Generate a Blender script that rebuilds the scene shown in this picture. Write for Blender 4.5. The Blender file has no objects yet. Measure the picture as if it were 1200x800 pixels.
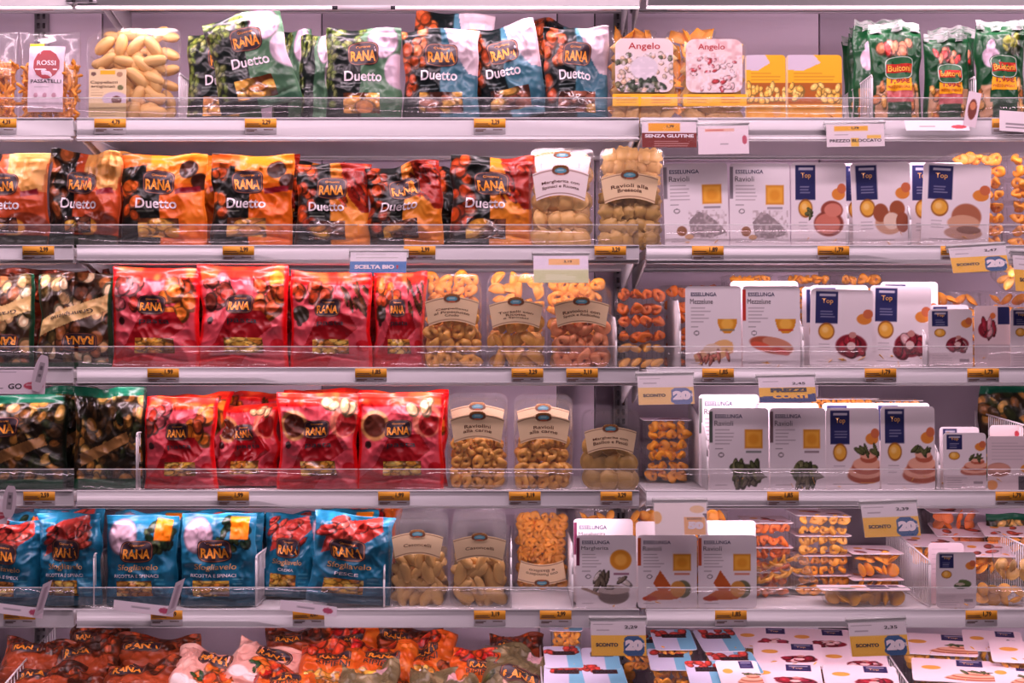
import bpy, math, random
import numpy as np
from mathutils import Vector, Euler, Matrix

# ------------------------------------------------------------------ camera, world, light, exposure
SC = bpy.context.scene
COL = SC.collection
PXM = 0.0019            # metres per photo pixel on the plane of the shelf fronts
DCAM = 3.1667
HOR = 415.0
EYE = 1.35
cd = bpy.data.cameras.new('camera'); cam = bpy.data.objects.new('camera', cd); COL.objects.link(cam)
cam.location = (0, -DCAM, EYE); cam.rotation_euler = (math.radians(90), 0, 0)
cd.lens = 50; cd.sensor_width = 36; cd.shift_y = (HOR - 400) / 1200.0
SC.camera = cam
SC.view_settings.view_transform = 'Standard'
SC.view_settings.look = 'None'
SC.view_settings.gamma = 1.0
SC.view_settings.use_curve_mapping = False
SC.view_settings.exposure = -0.16
wd = bpy.data.worlds.new('world'); SC.world = wd; wd.use_nodes = True
wd.node_tree.nodes['Background'].inputs[0].default_value = (0.62, 0.46, 0.55, 1)
wd.node_tree.nodes['Background'].inputs[1].default_value = 0.09
LC = (1.0, 0.72, 0.84)
def area(name, loc, rot, sx, sy, e, c=LC):
    l = bpy.data.lights.new(name, 'AREA'); l.shape = 'RECTANGLE'; l.size = sx; l.size_y = sy
    l.energy = e; l.color = c
    o = bpy.data.objects.new(name, l); COL.objects.link(o); o.location = loc; o.rotation_euler = rot
    return o
area('canopy_light', (0, -0.42, 2.36), (math.radians(24), 0, 0), 3.0, 0.10, 27)
area('store_ceiling_light', (0.2, -2.3, 3.5), (math.radians(40), 0, 0), 4.0, 1.2, 30)
SHELF_LIGHT = 1.5

def X(px, Y=0.0): return (px - 600) * PXM * (1 + Y / DCAM)
def Z(py, Y=0.0): return EYE + (HOR - py) * PXM * (1 + Y / DCAM)
def S(px, Y=0.0): return px * PXM * (1 + Y / DCAM)
R = math.radians

# ------------------------------------------------------------------ small helpers
def lin(c):
    c = np.asarray(c, float) / 255.0
    return np.where(c <= 0.04045, c / 12.92, ((c + 0.055) / 1.055) ** 2.4)
def hsh(x, y, s): 
    v = np.sin(x * 127.1 + y * 311.7 + s * 74.73) * 43758.5453
    return v - np.floor(v)
def vn(x, y, s=0):
    x = np.asarray(x, float); y = np.asarray(y, float)
    xi = np.floor(x); yi = np.floor(y); fx = x - xi; fy = y - yi
    fx = fx * fx * (3 - 2 * fx); fy = fy * fy * (3 - 2 * fy)
    a = hsh(xi, yi, s); b = hsh(xi + 1, yi, s); c = hsh(xi, yi + 1, s); d = hsh(xi + 1, yi + 1, s)
    return (a + (b - a) * fx) * (1 - fy) + (c + (d - c) * fx) * fy

MATS = {}
def mat(name, rgb=(200, 200, 200), rough=0.5, spec=0.5, metal=0.0, attr=False, bump=0.0, bscale=60, vary=0.0, coat=0.0, emit=0.0):
    if name in MATS: return MATS[name]
    m = bpy.data.materials.new(name); m.use_nodes = True; nt = m.node_tree; b = nt.nodes['Principled BSDF']
    b.inputs['Base Color'].default_value = (*lin(rgb), 1)
    b.inputs['Roughness'].default_value = rough; b.inputs['Metallic'].default_value = metal
    b.inputs['Specular IOR Level'].default_value = spec; b.inputs['Coat Weight'].default_value = coat
    b.inputs['Coat Roughness'].default_value = 0.12
    if attr:
        a = nt.nodes.new('ShaderNodeVertexColor'); a.layer_name = 'Col'
        nt.links.new(a.outputs['Color'], b.inputs['Base Color'])
    if vary:
        oi = nt.nodes.new('ShaderNodeObjectInfo'); hs = nt.nodes.new('ShaderNodeHueSaturation')
        tc = nt.nodes.new('ShaderNodeTexCoord'); nz = nt.nodes.new('ShaderNodeTexNoise'); nz.inputs['Scale'].default_value = 70
        nt.links.new(tc.outputs['Object'], nz.inputs['Vector'])
        mr = nt.nodes.new('ShaderNodeMapRange'); mr.inputs['To Min'].default_value = 1 - vary; mr.inputs['To Max'].default_value = 1 + vary
        nt.links.new(oi.outputs['Random'], mr.inputs['Value']); nt.links.new(mr.outputs[0], hs.inputs['Value'])
        mx = nt.nodes.new('ShaderNodeMixRGB'); mx.inputs[1].default_value = (*lin(rgb), 1)
        mx.inputs[2].default_value = (*(lin(rgb) * np.array([.85, .68, .45])), 1)
        nt.links.new(nz.outputs['Fac'], mx.inputs[0]); nt.links.new(mx.outputs[0], hs.inputs['Color'])
        nt.links.new(hs.outputs[0], b.inputs['Base Color'])
    if bump:
        tc = nt.nodes.new('ShaderNodeTexCoord'); nz = nt.nodes.new('ShaderNodeTexNoise'); nz.inputs['Scale'].default_value = bscale
        bp = nt.nodes.new('ShaderNodeBump'); bp.inputs['Strength'].default_value = bump; bp.inputs['Distance'].default_value = 0.002
        nt.links.new(tc.outputs['Object'], nz.inputs['Vector']); nt.links.new(nz.outputs['Fac'], bp.inputs['Height'])
        nt.links.new(bp.outputs[0], b.inputs['Normal'])
    if emit:
        b.inputs['Emission Color'].default_value = (*lin(rgb), 1); b.inputs['Emission Strength'].default_value = emit
    MATS[name] = m; return m
def clear_mat(name, tint=(1, 1, 1), haze=0.08, gloss=1.0, rough=0.08, hcol=(0.8, 0.8, 0.8), ior=1.5):
    if name in MATS: return MATS[name]
    m = bpy.data.materials.new(name); m.use_nodes = True; nt = m.node_tree; nt.nodes.clear()
    o = nt.nodes.new('ShaderNodeOutputMaterial'); t = nt.nodes.new('ShaderNodeBsdfTransparent'); t.inputs[0].default_value = (*tint, 1)
    g = nt.nodes.new('ShaderNodeBsdfGlossy'); g.inputs['Roughness'].default_value = rough; g.inputs[0].default_value = (gloss, gloss, gloss, 1)
    d = nt.nodes.new('ShaderNodeBsdfDiffuse'); d.inputs[0].default_value = (*hcol, 1)
    lw = nt.nodes.new('ShaderNodeLayerWeight'); lw.inputs[0].default_value = .5; pw = nt.nodes.new('ShaderNodeMath'); pw.operation = 'POWER'; pw.inputs[1].default_value = 4
    nt.links.new(lw.outputs['Facing'], pw.inputs[0]); f = nt.nodes.new('ShaderNodeMath'); f.operation = 'MULTIPLY_ADD'; f.inputs[1].default_value = .45 if gloss > .6 else .1; f.inputs[2].default_value = .045; nt.links.new(pw.outputs[0], f.inputs[0])
    tc = nt.nodes.new('ShaderNodeTexCoord'); nz = nt.nodes.new('ShaderNodeTexNoise'); nz.inputs['Scale'].default_value = 28
    bp = nt.nodes.new('ShaderNodeBump'); bp.inputs['Strength'].default_value = 0.5; bp.inputs['Distance'].default_value = 0.003
    nt.links.new(tc.outputs['Object'], nz.inputs['Vector']); nt.links.new(nz.outputs['Fac'], bp.inputs['Height'])
    nt.links.new(bp.outputs[0], g.inputs['Normal'])
    m1 = nt.nodes.new('ShaderNodeMixShader'); m1.inputs[0].default_value = haze
    m2 = nt.nodes.new('ShaderNodeMixShader')
    nt.links.new(t.outputs[0], m1.inputs[1]); nt.links.new(d.outputs[0], m1.inputs[2])
    nt.links.new(f.outputs[0], m2.inputs[0]); nt.links.new(m1.outputs[0], m2.inputs[1]); nt.links.new(g.outputs[0], m2.inputs[2])
    nt.links.new(m2.outputs[0], o.inputs[0])
    MATS[name] = m; return m

def mk(name, V, F, m=None, parent=None, cols=None, smooth=True, mi=None):
    """one mesh object from vertex array V and list / array of faces F"""
    V = np.asarray(V, np.float32); me = bpy.data.meshes.new(name)
    if isinstance(F, np.ndarray):
        k = F.shape[1]; nf = len(F); flat = F.astype(np.int32).ravel(); st = np.arange(nf, dtype=np.int32) * k
    else:
        nf = len(F); lens = np.array([len(f) for f in F], np.int32); flat = np.array([i for f in F for i in f], np.int32)
        st = np.concatenate([[0], np.cumsum(lens)[:-1]]).astype(np.int32)
    me.vertices.add(len(V)); me.vertices.foreach_set('co', V.ravel())
    me.loops.add(len(flat)); me.loops.foreach_set('vertex_index', flat)
    me.polygons.add(nf); me.polygons.foreach_set('loop_start', st)
    ms = m if isinstance(m, (list, tuple)) else [m]
    for q in ms: me.materials.append(q)
    if mi is not None: me.polygons.foreach_set('material_index', np.asarray(mi, np.int32))
    if cols is not None:
        ca = me.color_attributes.new('Col', 'FLOAT_COLOR', 'POINT')
        c4 = np.ones((len(V), 4), np.float32); c4[:, :3] = lin(np.clip(cols, 0, 255)); ca.data.foreach_set('color', c4.ravel())
    me.update(calc_edges=True); me.validate()
    if smooth: me.polygons.foreach_set('use_smooth', np.ones(len(me.polygons), bool))
    o = bpy.data.objects.new(name, me); COL.objects.link(o)
    if parent is not None: o.parent = parent
    return o
def tag(o, label, cat, group=None, kind=None):
    if label: o['label'] = label
    if cat: o['category'] = cat
    if group: o['group'] = group
    if kind: o['kind'] = kind
    return o
def empty(name, loc, rot=(0, 0, 0)):
    o = bpy.data.objects.new(name, None); COL.objects.link(o); o.location = loc; o.rotation_euler = rot; o.empty_display_size = .03
    return o

class MB:
    def __init__(s): s.V = []; s.F = []; s.M = []
    def add(s, V, F, mi=0):
        n = len(s.V); s.V += [tuple(map(float, v)) for v in V]; s.F += [tuple(int(i) + n for i in f) for f in F]; s.M += [mi] * len(F); return s
    def box(s, x0, x1, y0, y1, z0, z1, b=0.0, mi=0):
        if b <= 0:
            V = [(x, y, z) for x in (x0, x1) for y in (y0, y1) for z in (z0, z1)]
            F = [(0, 1, 3, 2), (4, 6, 7, 5), (0, 4, 5, 1), (2, 3, 7, 6), (0, 2, 6, 4), (1, 5, 7, 3)]
            return s.add(V, F, mi)
        # chamfered box
        V = []; 
        for sx, x in ((-1, x0), (1, x1)):
            for sy, y in ((-1, y0), (1, y1)):
                for sz, z in ((-1, z0), (1, z1)):
                    V += [(x, y - sy * b, z - sz * b), (x - sx * b, y, z - sz * b), (x - sx * b, y - sy * b, z)]
        def i(a, c, d, k): return (a * 4 + c * 2 + d) * 3 + k
        F = [(i(0,0,0,0), i(0,0,1,0), i(0,1,1,0), i(0,1,0,0)), (i(1,0,0,0), i(1,1,0,0), i(1,1,1,0), i(1,0,1,0)),
             (i(0,0,0,1), i(1,0,0,1), i(1,0,1,1), i(0,0,1,1)), (i(0,1,0,1), i(0,1,1,1), i(1,1,1,1), i(1,1,0,1)),
             (i(0,0,0,2), i(0,1,0,2), i(1,1,0,2), i(1,0,0,2)), (i(0,0,1,2), i(1,0,1,2), i(1,1,1,2), i(0,1,1,2))]
        for a in (0, 1):
            for c in (0, 1):
                F.append((i(a,c,0,0), i(a,c,1,0), i(a,c,1,1), i(a,c,0,1)))
                F.append((i(a,0,c,0), i(a,1,c,0), i(a,1,c,2), i(a,0,c,2)))
                F.append((i(0,a,c,1), i(1,a,c,1), i(1,a,c,2), i(0,a,c,2)))
                for d in (0, 1): F.append((i(a,c,d,0), i(a,c,d,1), i(a,c,d,2)))
        return s.add(V, F, mi)
    def rod(s, p, q, r, n=8, mi=0):
        p = Vector(p); q = Vector(q); d = (q - p).normalized(); a = d.orthogonal().normalized(); b = d.cross(a)
        V = []
        for c in (p, q):
            for k in range(n):
                t = 2 * math.pi * k / n; V.append(c + a * (r * math.cos(t)) + b * (r * math.sin(t)))
        F = [(k, (k + 1) % n, n + (k + 1) % n, n + k) for k in range(n)] + [tuple(range(n))[::-1], tuple(range(n, 2 * n))]
        return s.add(V, F, mi)
    def path(s, pts, r, n=8, mi=0):
        for a, b in zip(pts[:-1], pts[1:]): s.rod(a, b, r, n, mi)
        return s
    def prism(s, pts, y0, y1, mi=0):
        n = len(pts); V = [(x, y0, z) for x, z in pts] + [(x, y1, z) for x, z in pts]
        F = [tuple(range(n)), tuple(range(n, 2 * n))[::-1]] + [(k, n + k, n + (k + 1) % n, (k + 1) % n) for k in range(n)]
        return s.add(V, F, mi)
    def obj(s, name, m, parent=None, smooth=False):
        return mk(name, s.V, s.F, m, parent, smooth=smooth, mi=s.M)

def rrect(w, h, r, n=6, cz=None):
    """rounded rectangle outline, x centred, z from 0 to h"""
    P = []
    for cx, cz_, a0 in ((w/2 - r, h - r, 0), (-w/2 + r, h - r, 90), (-w/2 + r, r, 180), (w/2 - r, r, 270)):
        for k in range(n + 1):
            a = R(a0 + 90 * k / n); P.append((cx + r * math.cos(a), cz_ + r * math.sin(a)))
    return P

# ------------------------------------------------------------------ lettering
TXT = {}
def text_mesh(s, bold=0.0, maxe=0.35, shear=0.0):
    key = (s, bold, shear)
    if key in TXT: return TXT[key]
    cu = bpy.data.curves.new('t', 'FONT'); cu.body = s; cu.size = 1; cu.offset = bold; cu.shear = shear
    cu.resolution_u = 3; cu.align_x = 'CENTER'; cu.align_y = 'CENTER'
    ob = bpy.data.objects.new('t', cu); COL.objects.link(ob)
    bpy.context.view_layer.update()
    me = bpy.data.meshes.new_from_object(ob.evaluated_get(bpy.context.evaluated_depsgraph_get()))
    me.calc_loop_triangles()
    V = np.array([v.co[:2] for v in me.vertices]) if len(me.vertices) else np.zeros((0, 2))
    T = np.array([t.vertices[:] for t in me.loop_triangles]) if len(me.loop_triangles) else np.zeros((0, 3), int)
    if len(V):
        V = V - (V.max(0) + V.min(0)) / 2
    w = float(np.ptp(V[:, 0])) if len(V) else 1; h = float(np.ptp(V[:, 1])) if len(V) else 1
    bpy.data.objects.remove(ob); bpy.data.curves.remove(cu); bpy.data.meshes.remove(me)
    # split long edges once or twice so that letters can follow a curved surface
    V = V.tolist(); T = T.tolist()
    for _ in range(2):
        mid = {}; T2 = []
        def m(a, b):
            k = (min(a, b), max(a, b))
            if k in mid: return mid[k]
            d = math.hypot(V[a][0] - V[b][0], V[a][1] - V[b][1])
            if d < maxe: mid[k] = None
            else: V.append([(V[a][0] + V[b][0]) / 2, (V[a][1] + V[b][1]) / 2]); mid[k] = len(V) - 1
            return mid[k]
        for a, b, c in T:
            ab, bc, ca = m(a, b), m(b, c), m(c, a)
            poly = [a] + ([ab] if ab is not None else []) + [b] + ([bc] if bc is not None else []) + [c] + ([ca] if ca is not None else [])
            if len(poly) == 6: T2 += [(a, ab, ca), (ab, b, bc), (ca, bc, c), (ab, bc, ca)]
            else:
                # fan from a midpoint when there is one
                st = next((k for k, p in enumerate(poly) if p in (ab, bc, ca) and p is not None), 0)
                poly = poly[st:] + poly[:st]
                T2 += [(poly[0], poly[k], poly[k + 1]) for k in range(1, len(poly) - 1)]
        T = T2
    TXT[key] = (np.array(V).reshape(-1, 2), np.array(T, int).reshape(-1, 3), w, h)
    return TXT[key]

class Surf:
    """a printable surface: size w x h, F(u, v, off) -> points; u in -.5...5, v in 0..1"""
    def __init__(s, w, h, F=None, y=0.0):
        s.w = w; s.h = h; s.y = y
        s.F = F or (lambda u, v, off: np.stack([u * w, np.full_like(u, y) - off, v * h], -1))
def letters(sf, items, name, m, parent, off=0.0009, flip=False):
    """items: (text, cx%, cy% from top, width% , height% , bold, rot) all in ONE mesh"""
    VV = []; TT = []; n = 0
    for it in items:
        s, cx, cy, wp, hp, bold = it[:6]; rot = it[6] if len(it) > 6 else 0
        V, T, tw, th = text_mesh(s, bold)
        if not len(V): continue
        sx = wp / 100 * sf.w / tw; sy = hp / 100 * sf.h / th
        p = V * np.array([sx, sy])
        if flip: rot += 180
        if rot:
            a = R(rot); p = np.stack([p[:, 0] * math.cos(a) - p[:, 1] * math.sin(a), p[:, 0] * math.sin(a) + p[:, 1] * math.cos(a)], -1)
        if flip: cx, cy = 100 - cx, 100 - cy
        u = cx / 100 - .5 + p[:, 0] / sf.w; v = 1 - cy / 100 + p[:, 1] / sf.h
        VV.append(sf.F(u, v, off)); TT.append(T + n); n += len(V)
    if not VV: return None
    return mk(name, np.concatenate(VV), np.concatenate(TT), m, parent)

# ------------------------------------------------------------------ printed artwork (colour per vertex on a dense grid)
class Art:
    def __init__(s, A, B, base):
        s.A = A; s.B = B; s.c = np.tile(np.array(base, float), (len(A), 1))
    def put(s, w, col):
        w = np.clip(w, 0, 1)[:, None]; s.c = s.c * (1 - w) + np.array(col, float) * w; return s
    def _loc(s, cx, cy, rot):
        a = R(rot); dx = s.A - cx; dy = s.B - cy
        return dx * math.cos(a) + dy * math.sin(a), -dx * math.sin(a) + dy * math.cos(a)
    def ell(s, cx, cy, rx, ry, col, rot=0, soft=.12, a=1.0):
        x, y = s._loc(cx, cy, rot); d = np.sqrt((x / rx) ** 2 + (y / ry) ** 2)
        return s.put(a * (1 - d) / soft + .5 * a, col) if a == 1 else s.put(np.clip((1 - d) / soft + .5, 0, 1) * a, col)
    def rect(s, x0, y0, x1, y1, col, rot=0, e=.8, a=1.0):
        cx, cy = (x0 + x1) / 2, (y0 + y1) / 2; x, y = s._loc(cx, cy, rot)
        d = np.minimum((x1 - x0) / 2 - np.abs(x), (y1 - y0) / 2 - np.abs(y))
        return s.put(np.clip(d / e + .5, 0, 1) * a, col)
    def poly(s, pts, col, a=1.0):
        ins = np.zeros(len(s.A), bool); n = len(pts)
        for i in range(n):
            x1, y1 = pts[i]; x2, y2 = pts[(i + 1) % n]
            if y1 == y2: continue
            c = ((y1 > s.B) != (y2 > s.B)) & (s.A < (x2 - x1) * (s.B - y1) / (y2 - y1) + x1); ins ^= c
        return s.put(ins * a, col)
    def blobs(s, x0, y0, x1, y1, n, rx, ry, cols, seed=0, rim=.55, rot=None):
        rg = random.Random(seed)
        for i in range(n):
            cx = rg.uniform(x0, x1); cy = rg.uniform(y0, y1); k = rg.uniform(.75, 1.25)
            ro = rg.uniform(0, 180) if rot is None else rot + rg.uniform(-15, 15); c = np.array(rg.choice(cols), float)
            s.ell(cx, cy, rx * k, ry * k, c * rim, ro)
            s.ell(cx - rx * .1, cy - ry * .12, rx * k * .78, ry * k * .78, c, ro)
            s.ell(cx - rx * .2, cy - ry * .25, rx * k * .3, ry * k * .3, np.minimum(c * 1.25 + 12, 255), ro, soft=.6, a=.7)
        return s
    def mottle(s, col, sc, amt, seed=0, x0=0, y0=0, x1=100, y1=100):
        m = (s.A >= x0) & (s.A <= x1) & (s.B >= y0) & (s.B <= y1)
        return s.put(np.clip((vn(s.A / sc, s.B / sc, seed) - .5) * 3, 0, 1) * amt * m, col)
    def small(s, x0, y0, x1, n, dy, col, th=1.0, seed=1):
        rg = random.Random(seed)
        for k in range(n):
            s.rect(x0, y0 + k * dy, x0 + (x1 - x0) * rg.uniform(.6, 1), y0 + k * dy + th, col, e=.9, a=.75)
        return s

PASTA = [(222, 168, 62), (205, 140, 50), (235, 190, 90), (190, 120, 45)]
def art_window(a, kind, seed):
    if kind == 'pasta': a.c[:] = (110, 62, 25); a.blobs(0, 5, 100, 95, 26, 17, 24, PASTA, seed)
    elif kind == 'ravioli': a.c[:] = (95, 50, 25); a.blobs(5, 20, 95, 90, 9, 26, 34, [(228, 170, 80), (215, 150, 60), (200, 130, 70)], seed)
    elif kind == 'dark':
        a.c[:] = (60, 34, 28); a.blobs(35, 10, 100, 95, 10, 18, 25, [(120, 72, 50), (95, 55, 40)], seed); a.blobs(5, 30, 35, 80, 3, 20, 30, PASTA, seed)
    elif kind == 'nuts': a.c[:] = (70, 40, 30); a.blobs(0, 5, 100, 95, 12, 18, 26, [(125, 70, 55), (150, 90, 70), (200, 150, 70)], seed)

def A_green(a, s):
    a.rect(-5, -5, 46, 105, (38, 42, 44)); a.rect(46, -5, 105, 105, (112, 140, 116)); a.mottle((80, 105, 88), 22, .7, s, 46)
    a.blobs(0, 0, 50, 22, 26, 6, 3.4, [(132, 140, 70), (108, 118, 60), (150, 150, 95)], s); a.blobs(0, 15, 13, 88, 24, 5.5, 3, [(120, 128, 70), (140, 138, 95)], s + 1)
    a.ell(76, 15, 20, 19, (150, 120, 140)); a.ell(76, 15, 18.5, 17.5, (212, 188, 204)); a.ell(80, 16, 7, 6, (205, 180, 196), soft=.4, a=.7)
    a.ell(97, 47, 18, 19, (212, 188, 204)); a.ell(99, 49, 10, 11, (215, 190, 206), soft=.4, a=.6); a.rect(0, 93, 46, 101, (26, 36, 34)); a.rect(46, 93, 101, 101, (78, 112, 92))
    a.small(20, 60, 48, 2, 4, (200, 195, 200), seed=s)
def A_walnut(a, s):
    a.rect(-5, -5, 52, 105, (30, 36, 42)); a.rect(50, -5, 105, 105, (92, 132, 152)); a.mottle((62, 100, 122), 20, .8, s, 50)
    a.blobs(0, 2, 30, 40, 13, 8, 7, [(196, 98, 58), (178, 84, 48), (208, 118, 74)], s); a.blobs(0, 40, 12, 75, 5, 8, 7, [(190, 88, 52)], s + 3)
    a.poly([(55, -2), (104, -2), (104, 52), (88, 50), (62, 22)], (206, 184, 194)); a.mottle((196, 172, 184), 9, .7, s, 58, 0, 100, 45)
    a.rect(0, 92, 50, 101, (24, 32, 38)); a.small(22, 62, 50, 2, 4, (190, 190, 195), seed=s)
def A_orange(a, s):
    a.rect(-5, -5, 50, 105, (36, 30, 28)); a.rect(48, 30, 105, 105, (228, 116, 26)); a.rect(30, -5, 105, 32, (238, 144, 44))
    a.blobs(0, 10, 20, 70, 8, 8, 6, [(222, 112, 48), (200, 92, 40)], s); a.rect(0, 0, 34, 14, (222, 116, 50), rot=-6); a.mottle((240, 150, 60), 16, .6, s, 50, 40)
    a.ell(80, 17, 11, 10, (72, 34, 26)); a.ell(95, 30, 10, 9, (90, 40, 28)); a.ell(76, 15, 6, 5, (110, 56, 40), soft=.5, a=.6)
    a.rect(66, 36, 96, 42, (150, 24, 52), rot=-6); a.rect(0, 90, 48, 101, (30, 34, 36)); a.small(20, 58, 46, 2, 4, (190, 180, 175), seed=s)
def A_terra(a, s):
    a.rect(-5, -5, 40, 105, (44, 36, 38)); a.rect(38, -5, 105, 105, (205, 92, 52)); a.blobs(0, 5, 26, 85, 14, 9, 7, [(190, 112, 70), (150, 80, 50), (60, 50, 45)], s)
    a.poly([(48, 0), (100, 0), (96, 40), (74, 44), (50, 20)], (232, 176, 110)); a.mottle((240, 196, 140), 12, .6, s, 50, 0, 100, 42); a.rect(70, 40, 92, 46, (160, 40, 60), rot=-8)
    a.ell(75, 78, 26, 14, (150, 62, 32)); a.ell(60, 80, 14, 9, (222, 158, 70)); a.rect(0, 88, 100, 101, (50, 62, 62), a=.9)
def A_salami(a, s):
    a.rect(-5, -5, 50, 105, (38, 36, 38)); a.rect(48, -5, 105, 105, (226, 142, 52)); a.mottle((240, 170, 84), 18, .6, s, 48, 40)
    a.blobs(0, 2, 26, 80, 18, 8, 7.5, [(202, 88, 40), (186, 76, 36), (160, 60, 32)], s)
    a.poly([(60, -2), (104, -2), (104, 58), (90, 60), (74, 42)], (168, 42, 24)); a.blobs(64, 2, 100, 48, 12, 8, 2.6, [(200, 74, 44), (148, 34, 22)], s, rot=50)
    a.rect(0, 90, 48, 101, (40, 44, 46)); a.small(18, 60, 46, 2, 4, (190, 185, 180), seed=s)
def A_mush(a, s):
    a.c[:] = (78, 46, 32); a.blobs(0, 0, 100, 100, 70, 9, 8, [(212, 170, 128), (168, 104, 66), (128, 70, 44), (232, 204, 170), (110, 84, 50)], s)
    a.poly([(0, 62), (100, 32), (100, 50), (0, 78)], (236, 202, 148)); a.rect(-5, -5, 105, 5, (36, 84, 62)); a.rect(-5, -5, 4, 105, (30, 74, 54)); a.rect(97, 0, 105, 100, (30, 74, 54))
def A_forest(a, s):
    a.c[:] = (58, 38, 26); a.blobs(0, 0, 100, 94, 85, 9, 6, [(178, 126, 66), (140, 90, 48), (96, 62, 36), (200, 158, 96), (60, 60, 34)], s)
    a.poly([(10, 66), (78, 44), (82, 54), (14, 78)], (176, 128, 86)); a.rect(-5, -5, 105, 9, (24, 98, 80)); a.rect(-5, 90, 105, 105, (24, 92, 70)); a.rect(97, 0, 105, 100, (26, 40, 30))
def A_red(a, s):
    a.c[:] = (222, 20, 40); a.rect(4, 14, 96, 104, (214, 88, 106)); a.rect(-5, -5, 105, 12, (240, 60, 48)); a.mottle((250, 120, 70), 10, .8, s, 0, 0, 100, 14)  # orange top band and mottle paint the lit bag top into the colour
    if s % 3 == 0:
        a.blobs(6, 14, 34, 40, 14, 8, 6, [(206, 110, 120), (150, 70, 60), (190, 60, 40)], s); a.blobs(62, 14, 95, 50, 14, 10, 8, [(226, 130, 50), (210, 100, 60)], s)
    elif s % 3 == 1:
        a.blobs(4, 14, 50, 36, 12, 9, 7, [(230, 120, 40), (190, 80, 40)], s); a.blobs(64, 14, 95, 46, 14, 9, 2.2, [(90, 50, 30), (120, 70, 36)], s, rot=60); a.ell(14, 45, 11, 9, (70, 50, 40))
    else:
        a.ell(20, 34, 17, 16, (214, 160, 110)); a.ell(20, 34, 13, 12, (120, 54, 40)); a.ell(82, 30, 18, 17, (226, 140, 120)); a.ell(84, 32, 12, 13, (180, 40, 46)); a.blobs(60, 10, 90, 20, 4, 9, 6, [(236, 190, 150)], s)
    a.poly([(38, 44), (74, 44), (86, 60), (62, 76), (20, 76)], (176, 12, 36)); a.poly([(20, 76), (62, 76), (42, 104), (0, 104), (0, 92)], (200, 18, 40))
    a.ell(90, 78, 8, 6, (196, 20, 44)); a.ell(12, 54, 4, 4, (80, 32, 36)); a.rect(-5, 0, 4, 100, (224, 22, 34)); a.rect(96, 0, 105, 100, (224, 22, 34))
def A_blue(a, s):
    a.c[:] = (44, 124, 158); a.mottle((66, 148, 186), 18, .7, s); a.mottle((30, 92, 124), 12, .6, s + 2)
    if s % 2 == 0:
        a.ell(24, 24, 20, 20, (168, 130, 150)); a.ell(24, 24, 18, 18, (206, 176, 192)); a.blobs(52, 8, 92, 40, 14, 8, 5, [(58, 70, 50), (44, 60, 44), (86, 92, 60)], s); a.rect(68, 4, 92, 28, (238, 140, 24))
    else:
        a.poly([(20, 20), (42, 8), (84, 0), (90, 16), (62, 34), (30, 40), (10, 46)], (206, 76, 70)); a.blobs(14, 6, 80, 34, 10, 12, 4, [(218, 96, 84), (190, 60, 56)], s, rot=-20)
    a.rect(0, 90, 100, 101, (40, 96, 122)); a.small(72, 70, 90, 4, 5, (150, 200, 215), seed=s)
def A_pink(a, s):
    a.c[:] = (232, 176, 168); a.mottle((240, 200, 190), 20, .8, s); a.blobs(45, 40, 100, 75, 12, 12, 8, [(236, 130, 60), (224, 100, 50)], s); a.ell(20, 70, 14, 10, (240, 226, 226)); a.ell(40, 74, 12, 8, (240, 226, 226)); a.blobs(36, 50, 50, 62, 5, 5, 3, [(60, 90, 50)], s)
def A_rust(a, s):
    a.c[:] = (150, 64, 38); a.mottle((190, 96, 60), 14, .8, s); a.blobs(0, 0, 100, 30, 30, 7, 6, [(150, 60, 40), (190, 90, 50), (110, 50, 36)], s); a.mottle((70, 34, 26), 9, .7, s + 3); a.poly([(8, 40), (90, 34), (96, 60), (20, 70)], (186, 88, 56)); a.rect(0, 88, 100, 101, (110, 44, 32))
def A_amber(a, s):
    a.c[:] = (222, 108, 42); a.mottle((236, 140, 60), 14, .8, s); a.blobs(0, 0, 70, 26, 14, 11, 8, [(200, 44, 44), (214, 80, 50)], s); a.blobs(10, 62, 60, 92, 12, 10, 8, PASTA, s); a.blobs(64, 62, 96, 92, 6, 12, 9, [(170, 84, 50)], s)
def A_olive(a, s):
    a.c[:] = (132, 110, 86); a.mottle((176, 152, 124), 12, .9, s); a.blobs(0, 60, 100, 100, 12, 9, 4, [(90, 84, 50), (226, 180, 170)], s); a.rect(60, 10, 80, 30, (224, 180, 188), rot=12)
def A_buit(a, s):
    a.c[:] = (30, 92, 58); a.mottle((20, 72, 44), 20, .6, s); a.rect(8, 62, 92, 103, (214, 170, 140)); a.blobs(8, 62, 92, 100, 20, 8, 5, [(226, 170, 100), (200, 130, 80)], s)
    a.rect(30, 80, 76, 103, (34, 84, 56))
    if s % 2: a.blobs(20, 18, 84, 30, 9, 9, 6, [(206, 62, 58), (224, 150, 120)], s); a.rect(28, 66, 80, 80, (206, 110, 116))
    else: a.ell(28, 34, 17, 11, (224, 196, 214)); a.ell(30, 22, 8, 7, (224, 196, 214)); a.blobs(50, 16, 82, 28, 8, 9, 5, [(150, 146, 60), (60, 64, 40)], s); a.rect(26, 66, 80, 80, (40, 96, 66))

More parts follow.
